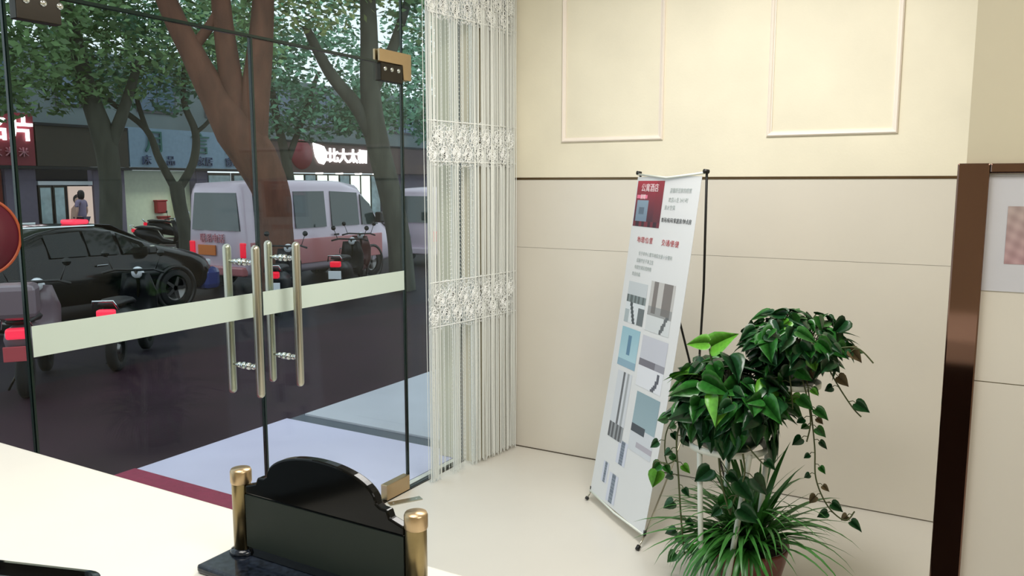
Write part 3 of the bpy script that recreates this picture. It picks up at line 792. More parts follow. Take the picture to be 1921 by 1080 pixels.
def quad_pane(parent, q, inset=(.08, .08, .1, .12), off=.01, name='window', m=None, th=.012):
    """q = four corners (bottom-left, bottom-right, top-right, top-left) seen from outside; inset fractions left,right,bottom,top"""
    q = [Vector(p) for p in q]
    def at(u, v): return (q[0]*(1-u)+q[1]*u)*(1-v)+(q[3]*(1-u)+q[2]*u)*v
    l, r, b, t = inset; c = [at(l, b), at(1-r, b), at(1-r, 1-t), at(l, 1-t)]
    n = (c[1]-c[0]).cross(c[3]-c[0]).normalized()
    vs = [p+n*(off-th) for p in c]+[p+n*off for p in c]
    return MB().add(vs, [(3, 2, 1, 0), (4, 5, 6, 7), (0, 1, 5, 4), (1, 2, 6, 5), (2, 3, 7, 6), (3, 0, 4, 7)]).build(name, m or M['carwin'], parent)

def sedan(loc, label):
    r = empty('car', loc, 0, label=label, cat='car')
    sts = [(-2.3, .42, .75, .82, .70, .62), (-2.2, .28, .86, .98, .80, .70), (-1.75, .22, .92, 1.06, .87, .72), (-1.30, .2, .94, 1.12, .885, .70), (-.72, .2, .94, 1.385, .89, .60),
           (-.1, .2, .93, 1.43, .89, .60), (.42, .2, .92, 1.40, .89, .59), (1.20, .2, .91, 1.03, .885, .70), (1.75, .22, .84, .945, .87, .70), (2.12, .25, .74, .82, .82, .66), (2.27, .34, .60, .66, .74, .6)]
    b = MB(); rings = loft(b, sts); bo = b.build('body', M['carblack'], r)
    sub = bo.modifiers.new('s', 'SUBSURF'); sub.levels = 1; sub.render_levels = 1
    for s in (1, -1):
        for i, ins in ((4, (.06, .04, .08, .1)), (5, (.04, .06, .08, .1))):
            a, c = half_ring(sts[i]), half_ring(sts[i+1])
            q = [(sts[i][0], s*a[4][0], a[4][1]), (sts[i+1][0], s*c[4][0], c[4][1]), (sts[i+1][0], s*c[5][0], c[5][1]), (sts[i][0], s*a[5][0], a[5][1])]
            if s > 0: q = [q[1], q[0], q[3], q[2]]
            quad_pane(r, q, ins, .012, 'side_window')
        a, c = half_ring(sts[6]), half_ring(sts[7])
        q = [(.42, s*a[4][0], a[4][1]), (1.1, s*c[4][0], c[4][1]+.02), (1.0, s*(c[5][0]+.02), c[5][1]+.04), (.42, s*a[5][0], a[5][1])]
        if s > 0: q = [q[1], q[0], q[3], q[2]]
        quad_pane(r, q, (.06, .25, .08, .12), .014, 'quarter_window')
        MB().rbox(.78, .95, s*.93-.09, s*.93+.09, .93, 1.06, .03).build('door_mirror', M['carblack'], r)
        MB().rbox(-.02, .16, s*.895-.012, s*.895+.012, .80, .825, .005).build('door_handle', M['chrome'], r)
        MB().rbox(2.0, 2.2, s*.62-.13, s*.62+.13, .62, .74, .03).build('headlamp', M['whitelens'], r)
        MB().rbox(-2.3, -2.18, s*.62-.12, s*.62+.12, .74, .88, .03).build('tail_lamp', M['redlens'], r)
        wheel(r, 1.36, s*.80, .32, .2, .215); wheel(r, -1.36, s*.80, .32, .2, .215)
        for x in (1.36, -1.36):
            MB().lathe([(.325, s*.82), (.385, s*.82), (.39, s*.90), (.335, s*.905), (.325, s*.82)], (x, 0, .32), 'y', 28).build('wheel_arch', M['black'], r)
    MB().rbox(1.98, 2.36, -.82, .82, .20, .60, .10).build('front_bumper', M['noseblue'], r)['label'] = 'low dark blue block across the nose'  # dark blue block added for a low shape of unknown kind
    q = [(1.14, -.66, 1.045), (1.14, .66, 1.045), (.46, .52, 1.405), (.46, -.52, 1.405)]
    quad_pane(r, q, (.03, .03, .04, .04), .02, 'windscreen')
    MB().rbox(-.12, .14, -.52, -.18, 1.43, 1.50, .025).build('roof_lamp', M['redlit'], r)['label'] = 'lit red roof lamp'
    MB().rbox(-1.3, -.1, .50, .53, 1.40, 1.44, .01).build('roof_rail', M['chrome'], r); MB().rbox(-1.3, .2, -.56, -.53, 1.39, 1.42, .01).build('roof_rail', M['chrome'], r)
    return r
sedan((7.43, 12.45, GZ), 'black sedan with a lit red roof lamp parked outside the left door')

def van(loc, label, two_tone=True, L=4.45, plate=True):
    r = empty('van', loc, 0, label=label, cat='van')
    hw = .80
    sts = [(0, .36, .95, 1.80, hw*.98, .66), (.06, .28, 1.0, 1.90, hw, .70), (1.1, .26, 1.0, 1.95, hw, .71), (2.7, .26, 1.0, 1.94, hw, .71), (3.25, .26, 1.0, 1.86, hw, .69), (3.95, .27, .98, 1.12, hw, .70), (4.3, .30, .84, .92, .77, .66), (L, .36, .62, .68, .70, .6)]
    b = MB(); loft(b, sts); b.build('body', M['vanwhite'], r)
    for s in (1, -1):
        for x0, x1, tag_ in ((.22, 1.12, 0), (1.24, 2.16, 0), (2.28, 3.18, 0)):
            ya = s*.772; yt = s*.70; q = [(x0, ya, 1.03), (x1, ya, 1.03), (x1, yt, 1.78), (x0, yt, 1.78)]
            if tag_ == 0 and x0 > 2: q[2] = (x1, yt, 1.74)
            if s > 0: q = [q[1], q[0], q[3], q[2]]
            quad_pane(r, q, (.03, .03, .06, .04), .035, 'side_window', M['vanwin'], .03)
        q = [(3.24, s*.775, 1.03), (3.84, s*.775, 1.03), (3.55, s*.72, 1.50), (3.24, s*.70, 1.74)]
        if s > 0: q = [q[1], q[0], q[3], q[2]]
        quad_pane(r, q, (.03, .08, .06, .08), .035, 'quarter_window', M['vanwin'], .03)
        if two_tone:
            MB().rbox(.10, 3.9, s*.795-.02, s*.795+.02, .42, .88, .01).build('side_stripe', M['vanpink'], r)
        wheel(r, .78, s*.72, .30, .18, .19); wheel(r, 3.55, s*.72, .30, .18, .19)
        for x in (.78, 3.55): MB().lathe([(.30, s*.78), (.36, s*.78), (.36, s*.825), (.31, s*.83), (.30, s*.78)], (x, 0, .30), 'y', 26).build('wheel_arch', M['black'], r)
        MB().rbox(-.025, .06, s*.70-.07, s*.70+.07, .62, .88, .015).build('tail_lamp', M['redlens'], r)
        MB().rbox(4.33, 4.44, s*.55-.12, s*.55+.12, .62, .78, .02).build('headlamp', M['whitelens'], r)
        MB().rbox(3.62, 3.78, s*.93-.09, s*.93+.09, 1.10, 1.32, .03).build('door_mirror', M['black'], r)
        MB().rbox(2.32, 2.46, s*.83-.012, s*.83+.012, .90, .935, .005).build('door_handle', M['black'], r)
    quad_pane(r, [(-.01, .70, 1.04), (-.01, -.70, 1.04), (.02, -.60, 1.78), (.02, .60, 1.78)], (.03, .03, .06, .06), .03, 'rear_window', M['vanwin'], .03)
    quad_pane(r, [(3.98, -.68, 1.12), (3.98, .68, 1.12), (3.28, .60, 1.84), (3.28, -.60, 1.84)], (.03, .03, .06, .06), .03, 'windscreen', M['vanwin'], .03)
    MB().rbox(-.09, .05, -.76, .76, .30, .46, .03).build('rear_bumper', M['vanpink'] if two_tone else M['vanwhite'], r)
    MB().rbox(4.38, 4.52, -.72, .72, .32, .5, .03).build('front_bumper', M['vanwhite'], r)
    MB().rbox(-.045, -.02, .02, .50, .64, .82, .005).build('number_plate', M['orangeplate'] if plate else M['whitelens'], r)
    return r
vn = van((10.5, 12.56, GZ), 'white and salmon minivan with an orange plate parked beyond the door handles')
vn.scale = (1, 1, 1.08)
text('联系电话', .17, frameM((-.035, .1, .93), (0, -1, 0), (0, 0, 1)), M['pinkletter'], vn)
text('HHP', .22, frameM((3.2, -.826, .62), (1, 0, 0), (0, 0, 1)), mat('grey_van_lettering', rgb(96, 96, 106), .5), vn)
van((16.35, 12.4, GZ), 'white minivan partly hidden behind the string curtain', False, plate=False)

def scooter(loc, rz, label, body, rear='redlens', plate='pinkplate', box=False, group=None, shield=True):
    r = empty('motor_scooter', loc, rz, label=label, cat='scooter', group=group)
    for x in (.62, -.58):
        t = MB().lathe([(.15, -.05), (.21, -.055), (.24, -.03), (.24, .03), (.21, .055), (.15, .05), (.15, -.05)], axis='y', n=22).build('wheel', M['tyre'], r, loc=(x, 0, .24))
        MB().lathe([(.0001, -.04), (.05, -.045), (.06, -.015), (.15, -.02), (.155, .02), (.06, .015), (.05, .045), (.0001, .04)], axis='y', n=18).build('rim', M['rim'], t)
    # body shell from stations
    def shell(sts):
        n = 10; rings = []
        for (x, z0, z1, w) in sts:
            rings.append([(x, w*math.cos(2*math.pi*k/n)*(1 if abs(math.cos(2*math.pi*k/n)) < .9 else .95), (z0+z1)/2+(z1-z0)/2*math.sin(2*math.pi*k/n)) for k in range(n)])
        m = len(rings); b_ = MB()
        b_.add([p for q in rings for p in q], [(i*n+k, i*n+(k+1) % n, (i+1)*n+(k+1) % n, (i+1)*n+k) for i in range(m-1) for k in range(n)]+[tuple(range(n-1, -1, -1)), tuple(range((m-1)*n, m*n))], 0, True)
        return b_
    shell([(-.86, .56, .66, .07), (-.75, .45, .74, .14), (-.45, .34, .74, .17), (-.15, .28, .68, .15), (.02, .26, .44, .13), (.35, .26, .38, .13), (.45, .28, .40, .10)]).build('body_shell', body, r)
    shell([(-.78, .74, .79, .11), (-.6, .72, .82, .14), (-.25, .70, .79, .14), (-.05, .66, .74, .10)]).build('seat', M['seat'], r)
    if shield:
        sh = MB(); P = []
        for (x, z, w) in ((.36, .30, .14), (.44, .5, .2), (.42, .75, .21), (.34, .98, .15)):
            for y in (-1, -.5, 0, .5, 1): P.append((x+.07*(1-y*y), y*w, z))
        Q = [(p[0]-.03, p[1], p[2]) for p in P]; nn_ = len(P); f_ = []
        for j in range(3):
            for i in range(4): a = j*5+i; f_ += [(a, a+1, a+6, a+5), (nn_+a+5, nn_+a+6, nn_+a+1, nn_+a)]
        edge = [0, 1, 2, 3, 4, 9, 14, 19, 18, 17, 16, 15, 10, 5]
        f_ += [(edge[k], edge[(k+1) % 14], nn_+edge[(k+1) % 14], nn_+edge[k]) for k in range(14)]
        sh.add(P+Q, f_, 0, True); sh.build('leg_shield', body, r)
    MB().tube([(.62, .07, .24), (.52, .05, .55), (.42, 0, .85), (.34, 0, 1.02)], .02, 8).build('front_fork', M['darkmetal'], r)
    shell([(.40, .46, .50, .07), (.55, .47, .53, .09), (.75, .44, .49, .09), (.86, .36, .39, .06)]).build('front_mudguard', body, r)
    MB().tube([(.22, .34, 1.0), (.30, .22, 1.03), (.34, 0, 1.02), (.30, -.22, 1.03), (.22, -.34, 1.0)], .016, 8).build('handlebar', M['black'], r)
    MB().lathe([(.0001, .46), (.06, .455), (.075, .42), (.06, .36), (.0001, .34)], (0, 0, .98), 'x', 16).build('headlamp', M['whitelens'], r)
    for s in (1, -1):
        MB().tube([(.28, s*.24, 1.03), (.28, s*.30, 1.20)], .006, 6).build('mirror_stem', M['black'], r)
        MB().lathe([(.0001, .02), (.036, .016), (.044, 0), (.0001, -.01)], (.27, s*.31, 1.23), 'x', 14).build('mirror', M['carwin'], r)
    MB().rbox(-.90, -.80, -.09, .09, .62, .72, .02).build('tail_lamp', M[rear], r)
    MB().rbox(-.93, -.915, -.11, .11, .42, .56, .004).build('number_plate', M[plate], r)
    MB().tube([(-.85, .13, .72), (-.93, .1, .82), (-.93, -.1, .82), (-.85, -.13, .72)], .012, 8).build('grab_rail', M['chrome'], r)
    MB().tube([(-.2, .12, .2), (-.22, .22, 0)], .012, 6).build('kick_stand', M['darkmetal'], r)
    if box:
        MB().rbox(-1.08, -.74, -.2, .2, .83, 1.14, .05).build('top_box', body, r)
    return r
scooter((4.62, 8.35, GZ), R(52), 'silver-pink scooter with a glowing red tail lamp outside the left side pane', M['scootergrey'], 'redlit', 'pinkplate', True)
scooter((5.85, 8.55, GZ), R(40), 'dark scooter with red tail lamp and pink plate in front of the black sedan', M['scooterdark'], 'redlit', 'pinkplate')
sc = scooter((9.45, 9.75, GZ), R(35), 'dark scooter parked just behind the right door handle, in front of the brown tree', M['scooterdark'], 'redlens', 'whitelens', group='scooters parked in front of the minivan')
for (x, y, a, lab) in ((11.25, 10.0, 28, 'dark scooter parked in the middle in front of the minivan'), ):
    c = copy_tree(sc); c.location = (x, y, GZ); c.rotation_euler = (0, 0, R(a)); c['label'] = lab
scooter((12.6, 10.95, GZ), R(28), 'wine red scooter parked beside the right tree in front of the minivan', M['scooterwine'], 'redlens', 'whitelens', group='scooters parked in front of the minivan')
sc2 = scooter((15.6, 21.0, GZ+.0), R(-60), 'dark scooter with a white plate by the lit white wall across the road', M['scooterdark'], 'redlens', 'whitelens', group='scooters across the road')
c = copy_tree(sc2); c.location = (17.0, 22.3, GZ+.12); c.rotation_euler = (0, 0, R(-30)); c['label'] = 'dark scooter right of the other one before the lit white wall'

# ------------------------------------------------------------------ trees
def leaf_cloud(clusters, n, size, seed):
    g = np.random.default_rng(seed); w = np.array([c[3]*c[3] for c in clusters]); w = w/w.sum()
    idx = g.choice(len(clusters), n, p=w); C_ = np.array([c[:3] for c in clusters])[idx]; Rr = np.array([(c[3], c[3], c[4] if len(c) > 4 else c[3]*.7) for c in clusters])[idx]
    d = g.normal(size=(n, 3)); d /= np.linalg.norm(d, axis=1)[:, None]; q = g.uniform(.35, 1, (n, 1))**.6
    P = C_+d*Rr*q
    u = g.normal(size=(n, 3)); u[:, 2] *= .5; u /= np.linalg.norm(u, axis=1)[:, None]
    v = np.cross(u, g.normal(size=(n, 3))); v /= np.linalg.norm(v, axis=1)[:, None]
    s = g.uniform(.6, 1.3, (n, 1))*size
    V = np.stack([P-u*s, P+v*s*.45, P+u*s, P-v*s*.45], 1).reshape(-1, 3)
    me = bpy.data.meshes.new('foliage'); me.vertices.add(4*n); me.vertices.foreach_set('co', V.ravel())
    me.loops.add(4*n); me.loops.foreach_set('vertex_index', np.arange(4*n)); me.polygons.add(n)
    me.polygons.foreach_set('loop_start', np.arange(n)*4); me.polygons.foreach_set('loop_total', np.full(n, 4)); me.update(); me.validate()
    return me
def tree(loc, label, bark, leafm, limbs, clusters, n, size, seed, group=None):
    r = empty('street_tree', loc, label=label, cat='tree', group=group)
    mb = MB()
    for pts, rr in limbs:
        P = [Vector(p) for p in pts]; out = []; ro = []
        for i in range(len(P)-1):
            p0, p1, p2, p3 = P[max(i-1, 0)], P[i], P[i+1], P[min(i+2, len(P)-1)]
            for k in range(5):
                t = k/5; out.append(.5*((2*p1)+(p2-p0)*t+(2*p0-5*p1+4*p2-p3)*t*t+(3*p1-p0-3*p2+p3)*t**3)); ro.append(rr[i]+(rr[i+1]-rr[i])*t)
        out.append(P[-1]); ro.append(rr[-1]); mb.tube(out, ro, 12)
    mb.build('trunk', bark, r)
    me = leaf_cloud(clusters, n, size, seed); me.materials.append(leafm)
    o = bpy.data.objects.new('foliage', me); COL.objects.link(o); o.parent = r; o['kind'] = 'stuff'
    return r
# sideways unit (to the right in the view) for trunks: mostly +x -y
def sx(s, z, dep=0): return (s*.72+dep*.69, -s*.69+dep*.72, z)
tree((10.15, 10.75, GZ), 'thick brown forked plane tree before the minivan, seen through both doors', M['bark'], M['treeleaf3'],
     [([sx(.12, -.1), sx(.10, .5), sx(.09, 1.3), sx(.03, 1.9), sx(-.22, 2.5), sx(-.5, 2.95), sx(-.82, 3.5), sx(-1.15, 4.2), sx(-1.5, 5.0), sx(-2.0, 6.6)], [.38, .31, .29, .32, .38, .38, .26, .2, .17, .1]),
      ([sx(-.45, 2.7), sx(-.5, 3.2), sx(-.58, 4.0), sx(-.66, 5.0), sx(-.7, 6.8)], [.2, .22, .19, .16, .1]),
      ([sx(-.3, 2.35), sx(-.28, 2.8), sx(-.2, 3.4), sx(-.08, 4.2), sx(.02, 5.2), sx(.1, 7.0)], [.2, .3, .26, .22, .18, .12]),
      ([sx(-1.2, 4.2), sx(-.7, 4.9), sx(-.4, 5.8)], [.09, .08, .05])],
     [sx(-2.0, 6.4)+(1.9,), sx(.5, 7.0)+(2.0,), sx(-1.0, 7.6)+(2.2,), sx(1.9, 6.2)+(1.5,), sx(-3.6, 6.2)+(1.6,), sx(1.0, 5.2)+(.9,)], 5200, .085, 1)
tree((12.55, 9.75, GZ), 'slender grey tree right of the doorway beside the wine red scooter', M['barkgrey'], M['treeleaf'],
     [([sx(.0, -.1), sx(-.05, .9), sx(-.2, 1.8), sx(-.45, 2.9), sx(-.55, 3.8), sx(-.55, 5.0), sx(-.6, 7.0)], [.27, .23, .22, .22, .19, .16, .1]),
      ([sx(-.42, 2.7), sx(-.75, 3.4), sx(-1.3, 4.1), sx(-1.7, 4.9)], [.17, .14, .11, .07]),
      ([sx(-.5, 3.8), sx(-.1, 4.6), sx(.3, 5.8)], [.12, .1, .06])],
     [sx(-.8, 6.6)+(1.8,), sx(1.0, 5.8)+(1.7,), sx(-2.2, 5.6)+(1.4,), sx(1.6, 4.3)+(1.1,), sx(.8, 7.5)+(1.7,), sx(2.8, 5.0)+(1.4,)], 7000, .085, 2)
tree((12.3, 18.6, GZ), 'tall grey-green tree across the road left of the lit white wall', M['barkgrey'], M['treeleaf'],
     [([sx(0, -.1), sx(.05, 1.0), sx(.1, 2.2), sx(0, 3.2), sx(-.3, 4.4), sx(-.6, 6.4)], [.32, .26, .25, .27, .2, .12]),
      ([sx(.1, 2.9), sx(.45, 3.7), sx(.9, 5.0)], [.18, .14, .08])],
     [sx(-1.6, 6.2)+(2.3,), sx(1.2, 6.0)+(2.3,), sx(0, 7.8)+(2.6,), sx(-2.6, 4.8)+(1.5,), sx(2.8, 5.4)+(1.7,), sx(.2, 4.9)+(1.4,), sx(-1.4, 4.1)+(1.0, .5), sx(-2.6, 4.0)+(1.1, .6), sx(-.6, 4.3)+(.8, .5)], 7500, .11, 3)
tree((14.6, 18.9, GZ), 'thin dark forked tree beside the minivan in front of the pale blue sign', M['barkgrey'], M['treeleaf2'],
     [([sx(.15, -.1), sx(.12, .7), sx(.0, 1.5), sx(-.05, 2.1)], [.24, .19, .18, .2]),
      ([sx(-.08, 1.9), sx(-.45, 2.7), sx(-.75, 3.5), sx(-1.7, 4.3), sx(-2.2, 5.0)], [.12, .1, .08, .07, .05]),
      ([sx(-.7, 3.4), sx(-.9, 4.2), sx(-1.0, 5.2)], [.07, .06, .04]),
      ([sx(.0, 1.9), sx(.4, 2.6), sx(.5, 3.4), sx(.25, 4.2), sx(.3, 5.2)], [.12, .11, .1, .08, .05]),
      ([sx(.5, 3.4), sx(.9, 3.8), sx(1.2, 4.6)], [.06, .05, .03])],
     [sx(-1.6, 5.6)+(1.7,), sx(.4, 5.6)+(1.7,), sx(-.5, 7.2)+(2.0,), sx(1.8, 5.4)+(1.4,), sx(-.2, 4.3)+(.7,), sx(-1.6, 4.4)+(.9, .5), sx(1.6, 4.2)+(.9, .5)], 6000, .10, 4)
tree((19.3, 19.5, GZ), 'leafy blue-green tree standing before the shop with the lit leaf sign', M['barkgrey'], M['treeleaf2'],
     [([sx(0, -.1), sx(.05, 1.4), sx(-.1, 2.8), sx(-.4, 4.5), sx(-.7, 7)], [.2, .17, .16, .12, .08]), ([sx(-.05, 2.8), sx(.5, 4.2), sx(1.0, 5.6)], [.11, .09, .06])],
     [sx(-1.6, 6.0)+(2.2,), sx(1.4, 5.6)+(2.2,), sx(0, 7.6)+(2.6,), sx(3.4, 5.4)+(1.9,), sx(-.2, 4.6)+(1.5,), sx(2.2, 4.4)+(1.1,), sx(-.8, 4.0)+(1.2, .6), sx(1.0, 4.0)+(1.3, .6), sx(2.6, 4.1)+(1.2, .6)], 7500, .12, 5)
tree((29.0, 19.5, GZ), 'blue-green tree farthest to the right behind the string curtain', M['barkgrey'], M['treeleaf2'],
     [([sx(0, -.1), sx(.05, 1.4), sx(-.1, 3.2), sx(-.3, 6)], [.24, .2, .18, .1])],
     [sx(-1.8, 6.0)+(2.6,), sx(1.6, 5.6)+(2.6,), sx(0, 8.2)+(3.2,), sx(-.2, 4.6)+(2.0,), sx(4.4, 6.4)+(2.8,)], 9000, .14, 6)
tree((7.4, 19.6, GZ), 'green tree at the far left edge behind the red sign', M['barkgrey'], M['treeleaf'],
     [([sx(0, -.1), sx(.05, 1.4), sx(-.1, 3.2), sx(-.3, 6)], [.24, .2, .18, .1])],
     [sx(-.8, 6.4)+(2.4,), sx(2.0, 5.8)+(2.3,), sx(1, 8.0)+(2.6,), sx(3.2, 4.8)+(1.3,), sx(4.0, 6.6)+(1.9,)], 8000, .11, 7)

# ------------------------------------------------------------------ shops across the road
FY = 25.0; FG = GZ+.12
def front(name, x0, x1, label):
    r = empty(name, ((x0+x1)/2, FY, FG), label=label, cat='shop'); r['x0'] = x0; return r
def L_(r, x): return x-r.location.x
def wbox(r, nm, m, x0, x1, y0, y1, z0, z1, parent=None, bevel=0):
    # world box as a child of r
    o = r.location
    return B(x0-o.x, x1-o.x, y0-o.y, y1-o.y, z0-o.z, z1-o.z).build(nm, m, parent or r, bevel)
def wtext(r, s, size, x, z, m, parent, y=None, depth=.03, nm='lettering'):
    return text(s, size, frameM((x-r.location.x, (y if y else FY-.2)-r.location.y, z-r.location.z), (1, 0, 0), (0, 0, 1)), m, parent, nm, depth)
# 1 photo print shop with red lit sign
s1 = front('shop', 9.0, 14.25, 'shop with a deep red sign box and lit white characters at the far left')
wbox(s1, 'back_wall', M['shopdark'], 9.0, 14.22, FY+2.0, FY+2.2, FG, 3.1)
sg = wbox(s1, 'sign_board', M['signred'], 9.0, 14.2, FY-.15, FY+.1, 2.08, 3.62)
wtext(s1, '快印名片', .74, 12.72, 3.1, M['ltwhite'], sg)
wtext(s1, '大 米 米', .30, 13.45, 2.45, M['pinkletter'], sg)
wbox(s1, 'pier', M['shopwall'], 13.35, 14.25, FY, FY+.3, FG, 2.05)
wbox(s1, 'door_leaf', M['redbrick'], 12.3, 13.3, FY+.1, FY+.2, FG, 2.0)
wn = wbox(s1, 'shop_window', M['darkmetal'], 9.1, 12.2, FY+.1, FY+.18, FG+.4, 2.0); wbox(s1, 'pane', M['shopwin'], 9.2, 12.1, FY+.06, FY+.1, FG+.5, 1.9, wn)
wbox(s1, 'awning_edge', M['darkline'], 9.0, 14.25, FY-.3, FY+.1, 1.98, 2.07)
# 2 olive brown fascia
s2 = front('shop', 14.25, 17.3, 'shop with a plain olive-brown fascia over glazed doors and a lit poster')
wbox(s2, 'back_wall', M['shopdark'], 14.28, 17.3, FY+2.0, FY+2.2, FG, 3.1)
wbox(s2, 'fascia', M['signolive'], 14.25, 17.3, FY-.15, FY+.1, 2.08, 3.3)
wbox(s2, 'fascia_cap', M['darkline'], 14.25, 17.3, FY-.2, FY+.12, 3.3, 3.38)
wbox(s2, 'awning_edge', M['darkline'], 14.25, 17.3, FY-.3, FY+.1, 1.98, 2.07)
wbox(s2, 'header', M['whitelens'], 14.3, 16.05, FY-.02, FY+.1, 1.50, 1.62)
for x0, x1 in ((14.3, 14.72), (14.75, 15.14)):
    f_ = wbox(s2, 'glass_door', M['darkmetal'], x0, x1, FY, FY+.06, FG, 1.48); wbox(s2, 'pane', M['shopwin'], x0+.05, x1-.05, FY-.02, FY+.03, FG+.1, 1.42, f_)
wbox(s2, 'pier', M['shopwall'], 16.1, 17.2, FY, FY+.3, FG, 2.0); wbox(s2, 'pier', M['shopdark'], 15.15, 15.21, FY, FY+.3, FG, 1.5)
po = wbox(s2, 'poster_panel', M['poster'], 15.23, 16.02, FY-.02, FY+.04, FG+.1, 1.46)
o_ = s2.location
MB().lathe([(.0001, -.03), (.16, -.03), (.16, 0)], (15.52-o_.x, -.02, 1.05-o_.z), 'y', 20).build('printed_hair', M['hair'], po)
MB().lathe([(.0001, -.035), (.11, -.035), (.11, 0)], (15.50-o_.x, -.02, 1.0-o_.z), 'y', 20).build('printed_face', M['skin'], po)
MB().prism([(-.28, 0), (.28, 0), (.22, .5), (.1, .62), (-.1, .62), (-.22, .5)], (15.50-o_.x, -.02, .26-o_.z), (1, 0, 0), (0, 0, 1), .02).build('printed_torso', M['skin'], po)
# 3 pale blue sign
s3 = front('shop', 17.3, 23.0, 'shop with a pale blue sign board and teal characters over a lit white wall')
sg = wbox(s3, 'sign_board', M['signblue'], 17.35, 22.95, FY-.15, FY+.1, 2.1, 3.42)
for ch, x in (('月', 18.3), ('言', 20.2), ('家', 21.7)): wtext(s3, ch, .82, x, 2.92, M['teal'], sg)
for ch, x in (('床', 17.95), ('品', 18.9), ('家居', 20.35), ('窗帘布艺', 22.0)): wtext(s3, ch, .36, x, 2.32, M['navy'], sg)
wbox(s3, 'awning_edge', M['darkline'], 17.3, 23.0, FY-.3, FY+.1, 2.0, 2.09)
wbox(s3, 'rendered_wall', M['creamlit'], 17.3, 20.1, FY+.4, FY+.6, FG, 2.0)
wbox(s3, 'side_pier', M['creamlit'], 19.3, 19.75, FY+.2, FY+.4, FG, 1.55)
wbox(s3, 'pier', M['shopwall'], 20.1, 20.6, FY, FY+.4, FG, 2.0)
for x0 in (20.65, 21.85):
    f_ = wbox(s3, 'glass_door', M['darkmetal'], x0, x0+1.1, FY+.1, FY+.2, FG, 1.95); wbox(s3, 'pane', M['shopwin'], x0+.06, x0+1.04, FY+.06, FY+.12, FG+.1, 1.85, f_)
for (x, z, lab) in ((18.75, .72, 'upper red box on the lit white wall across the road'), (18.85, .15, 'lower red box on the lit white wall across the road')):
    rb = empty('wall_box', (x, FY+.4, z), label=lab, cat='box', group='red boxes on the lit white wall')
    MB().rbox(-.2, .2, -.2, 0, -.22, .22, .04).build('box_body', M['redplastic'], rb); MB().rbox(-.22, .22, -.22, 0, .20, .25, .015).build('lid', M['redplastic'], rb)
# 4 brown sign with lit leaf logo
s4 = front('shop', 23.0, 42.0, 'brightly lit shop with a brown sign, red disc and glowing leaf logo')
sg = wbox(s4, 'sign_board', M['signbrown'], 23.0, 42.0, FY-.15, FY+.1, 2.0, 3.25)
wbox(s4, 'sign_cap', M['darkline'], 23.0, 42.0, FY-.2, FY+.1, 3.25, 3.32)
o_ = s4.location
MB().lathe([(.0001, -.05), (.60, -.05), (.62, 0)], (25.3-o_.x, -.15, 2.75-o_.z), 'y', 36).build('red_disc', M['signred'], s4)
lf = [(-.05, .42), (.25, .35), (.42, .1), (.4, -.2), (.2, -.42), (-.1, -.36), (-.3, -.1), (-.38, .2), (-.42, .48)]
MB().prism(lf, (26.35-o_.x, -.19, 2.78-o_.z), (1, 0, 0), (0, 0, 1), .03).build('leaf_logo', M['ltwhite'], sg)
for z in (2.58, 2.86): MB().rbox(26.80-o_.x, 26.88-o_.x, -.2, -.15, z-o_.z-.06, z-o_.z+.06, .02).build('logo_dot', M['ltwhite'], sg)
wtext(s4, '比大太帽', .64, 28.15, 2.72, M['ltwhite'], sg)
for k in range(5):
    x = 26.0+1.25*k
    MB().lathe([(.0001, -.03), (.15, -.03), (.17, .03), (.0001, .03)], (x-o_.x, -.45, 1.98-o_.z), 'z', 16).build('spot_lamp', mat('lit_spot_lamp', rgb(255, 240, 240), .5, emit=(1, .95, .95, 1), strength=4), s4)
wbox(s4, 'canopy', M['signbrown'], 23.0, 42.0, FY-.6, FY-.1, 2.0, 2.08)
wbox(s4, 'pier', M['shopdark'], 23.0, 24.9, FY, FY+.3, FG, 2.0)
for k in range(8):
    x0 = 24.95+.72*k
    f_ = wbox(s4, 'shop_window', M['darkmetal'], x0, x0+.7, FY+.1, FY+.2, FG, 1.97); wbox(s4, 'pane', M['shoplit'] if k % 3 != 1 else M['shopwin'], x0+.06, x0+.64, FY+.06, FY+.12, FG+.1, 1.9, f_)
wbox(s4, 'pier', M['shopwall'], 30.75, 42.0, FY, FY+.3, FG, 2.0)
# upper storeys
ap = empty('apartment_building', (24, FY+2.8, FG), label='grey apartment storeys above the shops, half hidden by trees', cat='building')
B(-15, 18, .0, 6, 3.9, 6.6).build('upper_wall', M['facade'], ap)
B(-15.2, 18.2, -.4, 6.2, 3.55, 3.9).build('ledge', M['kerb'], ap)
for j in range(1):
    for k in range(10):
        x = -13.5+k*3.1; z = 4.6
        f_ = B(x, x+1.7, -.06, .06, z, z+1.6).build('window', M['kerb'], ap)
        for q in (0, 1): B(x+.08+q*.8, x+.82+q*.8, -.09, .0, z+.08, z+1.52).build('pane', M['winblue'], f_)

# ------------------------------------------------------------------ person in front of the poster (back turned, head to the left)
pr_ = empty('person', (14.85, 23.75, FG), R(25), label='person in a lavender top and dark shorts standing by the lit poster', cat='person')
def skin_fig(name, verts, edges, radii, m, parent, sub=2, root=0):
    me = bpy.data.meshes.new(name); me.from_pydata(verts, edges, []); me.materials.append(m)
    o = bpy.data.objects.new(name, me); COL.objects.link(o); o.parent = parent
    md = o.modifiers.new('skin', 'SKIN'); md.use_smooth_shade = True
    for i, v in enumerate(me.skin_vertices[0].data):
        r_ = radii[i]; v.radius = r_ if isinstance(r_, tuple) else (r_, r_); v.use_root = (i == root)
    sb_ = o.modifiers.new('sub', 'SUBSURF'); sb_.levels = sub; sb_.render_levels = sub
    return o
V = [(0, 0, .92), (0, 0, 1.08), (0, 0, 1.25), (0, 0, 1.38), (0, .01, 1.46), (0, .015, 1.53), (0, .02, 1.60)]
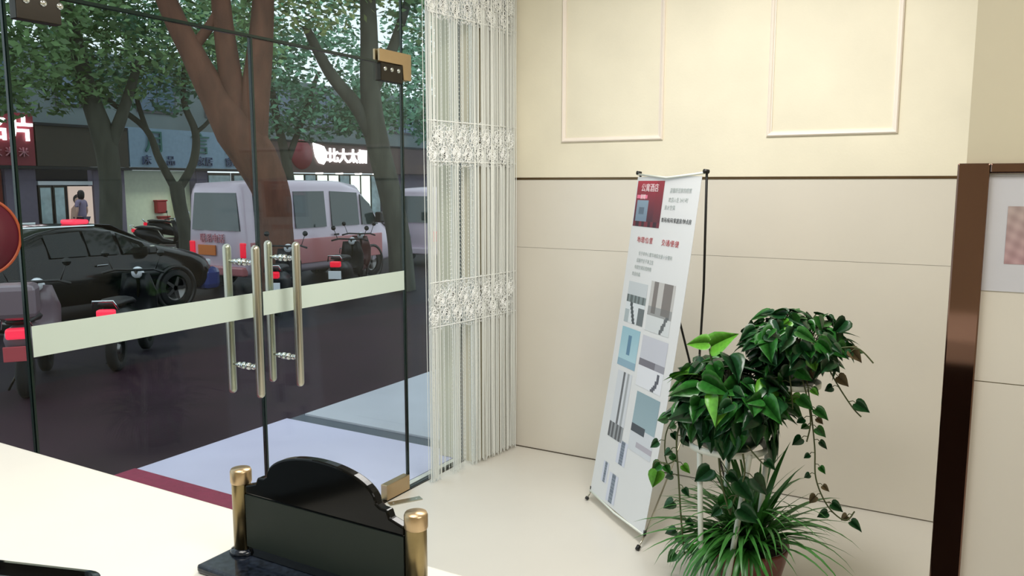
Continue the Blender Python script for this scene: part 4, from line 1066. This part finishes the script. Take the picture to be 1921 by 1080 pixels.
Rr = [(.15, .11), (.125, .09), (.15, .10), (.10, .08), .05, (.075, .085), (.07, .085)]
Ee = [(0, 1), (1, 2), (2, 3), (3, 4), (4, 5), (5, 6)]
for s in (1, -1):
    i = len(V)
    V += [(s*.09, 0, .84), (s*.10, .02, .48), (s*.10, -.02, .08), (s*.10, .12, .03)]; Rr += [.085, .056, .038, .036]
    Ee += [(0, i), (i, i+1), (i+1, i+2), (i+2, i+3)]
    i = len(V)
    V += [(s*.19, 0, 1.36), (s*.24, -.02, 1.10), (s*.23, .06, .87), (s*.225, .09, .79)]; Rr += [.052, .04, .028, .026]
    Ee += [(3, i), (i, i+1), (i+1, i+2), (i+2, i+3)]
    h = i+3
    for k, (dx, dz) in enumerate(((-.028, -.085), (-.010, -.095), (.010, -.090), (.028, -.075))):
        V += [(s*.225+dx*.8, .10+dx*.2, .79+dz*.5), (s*.225+dx, .105, .79+dz)]; Rr += [.010, .008]; q = len(V); Ee += [(h, q-2), (q-2, q-1)]
    V += [(s*.225-s*.03, .125, .775), (s*.225-s*.035, .135, .745)]; Rr += [.011, .009]; q = len(V); Ee += [(h, q-2), (q-2, q-1)]
skin_fig('body', V, Ee, Rr, M['skin'], pr_)
skin_fig('shirt', [(0, 0, .86), (0, 0, 1.05), (0, 0, 1.26), (0, 0, 1.40), (.19, 0, 1.37), (.235, -.01, 1.20), (-.19, 0, 1.37), (-.235, -.01, 1.20)],
         [(0, 1), (1, 2), (2, 3), (3, 4), (4, 5), (3, 6), (6, 7)], [(.19, .14), (.16, .12), (.175, .125), (.1, .09), .068, .062, .068, .062], M['lavshirt'], pr_)
skin_fig('shorts', [(0, 0, .90), (.09, 0, .84), (.105, .015, .58), (-.09, 0, .84), (-.105, .015, .58)], [(0, 1), (1, 2), (0, 3), (3, 4)], [(.165, .125), .105, .09, .105, .09], M['shorts'], pr_)
hr = MB(); hr.lathe([(.0001, .135), (.06, .12), (.095, .06), (.10, 0), (.092, -.08), (.07, -.14), (.05, -.15)], (0, -.012, 1.60), 'z', 20); hr.build('hair', M['hair'], pr_)
for s in (1, -1): MB().lathe([(.0001, -.006), (.010, -.004), (.012, .004), (.0001, .008)], (s*.03, .105, 1.585), 'y', 10).build('eye', M['black'], pr_)
MB().add([(-.015, .10, 1.55), (.015, .10, 1.55), (0, .13, 1.553), (0, .10, 1.59)], [(0, 1, 2), (1, 3, 2), (3, 0, 2), (0, 3, 1)]).build('nose', M['skin'], pr_)
MB().rbox(-.022, .022, .095, .108, 1.515, 1.525, .003).build('mouth', M['redplastic'], pr_)
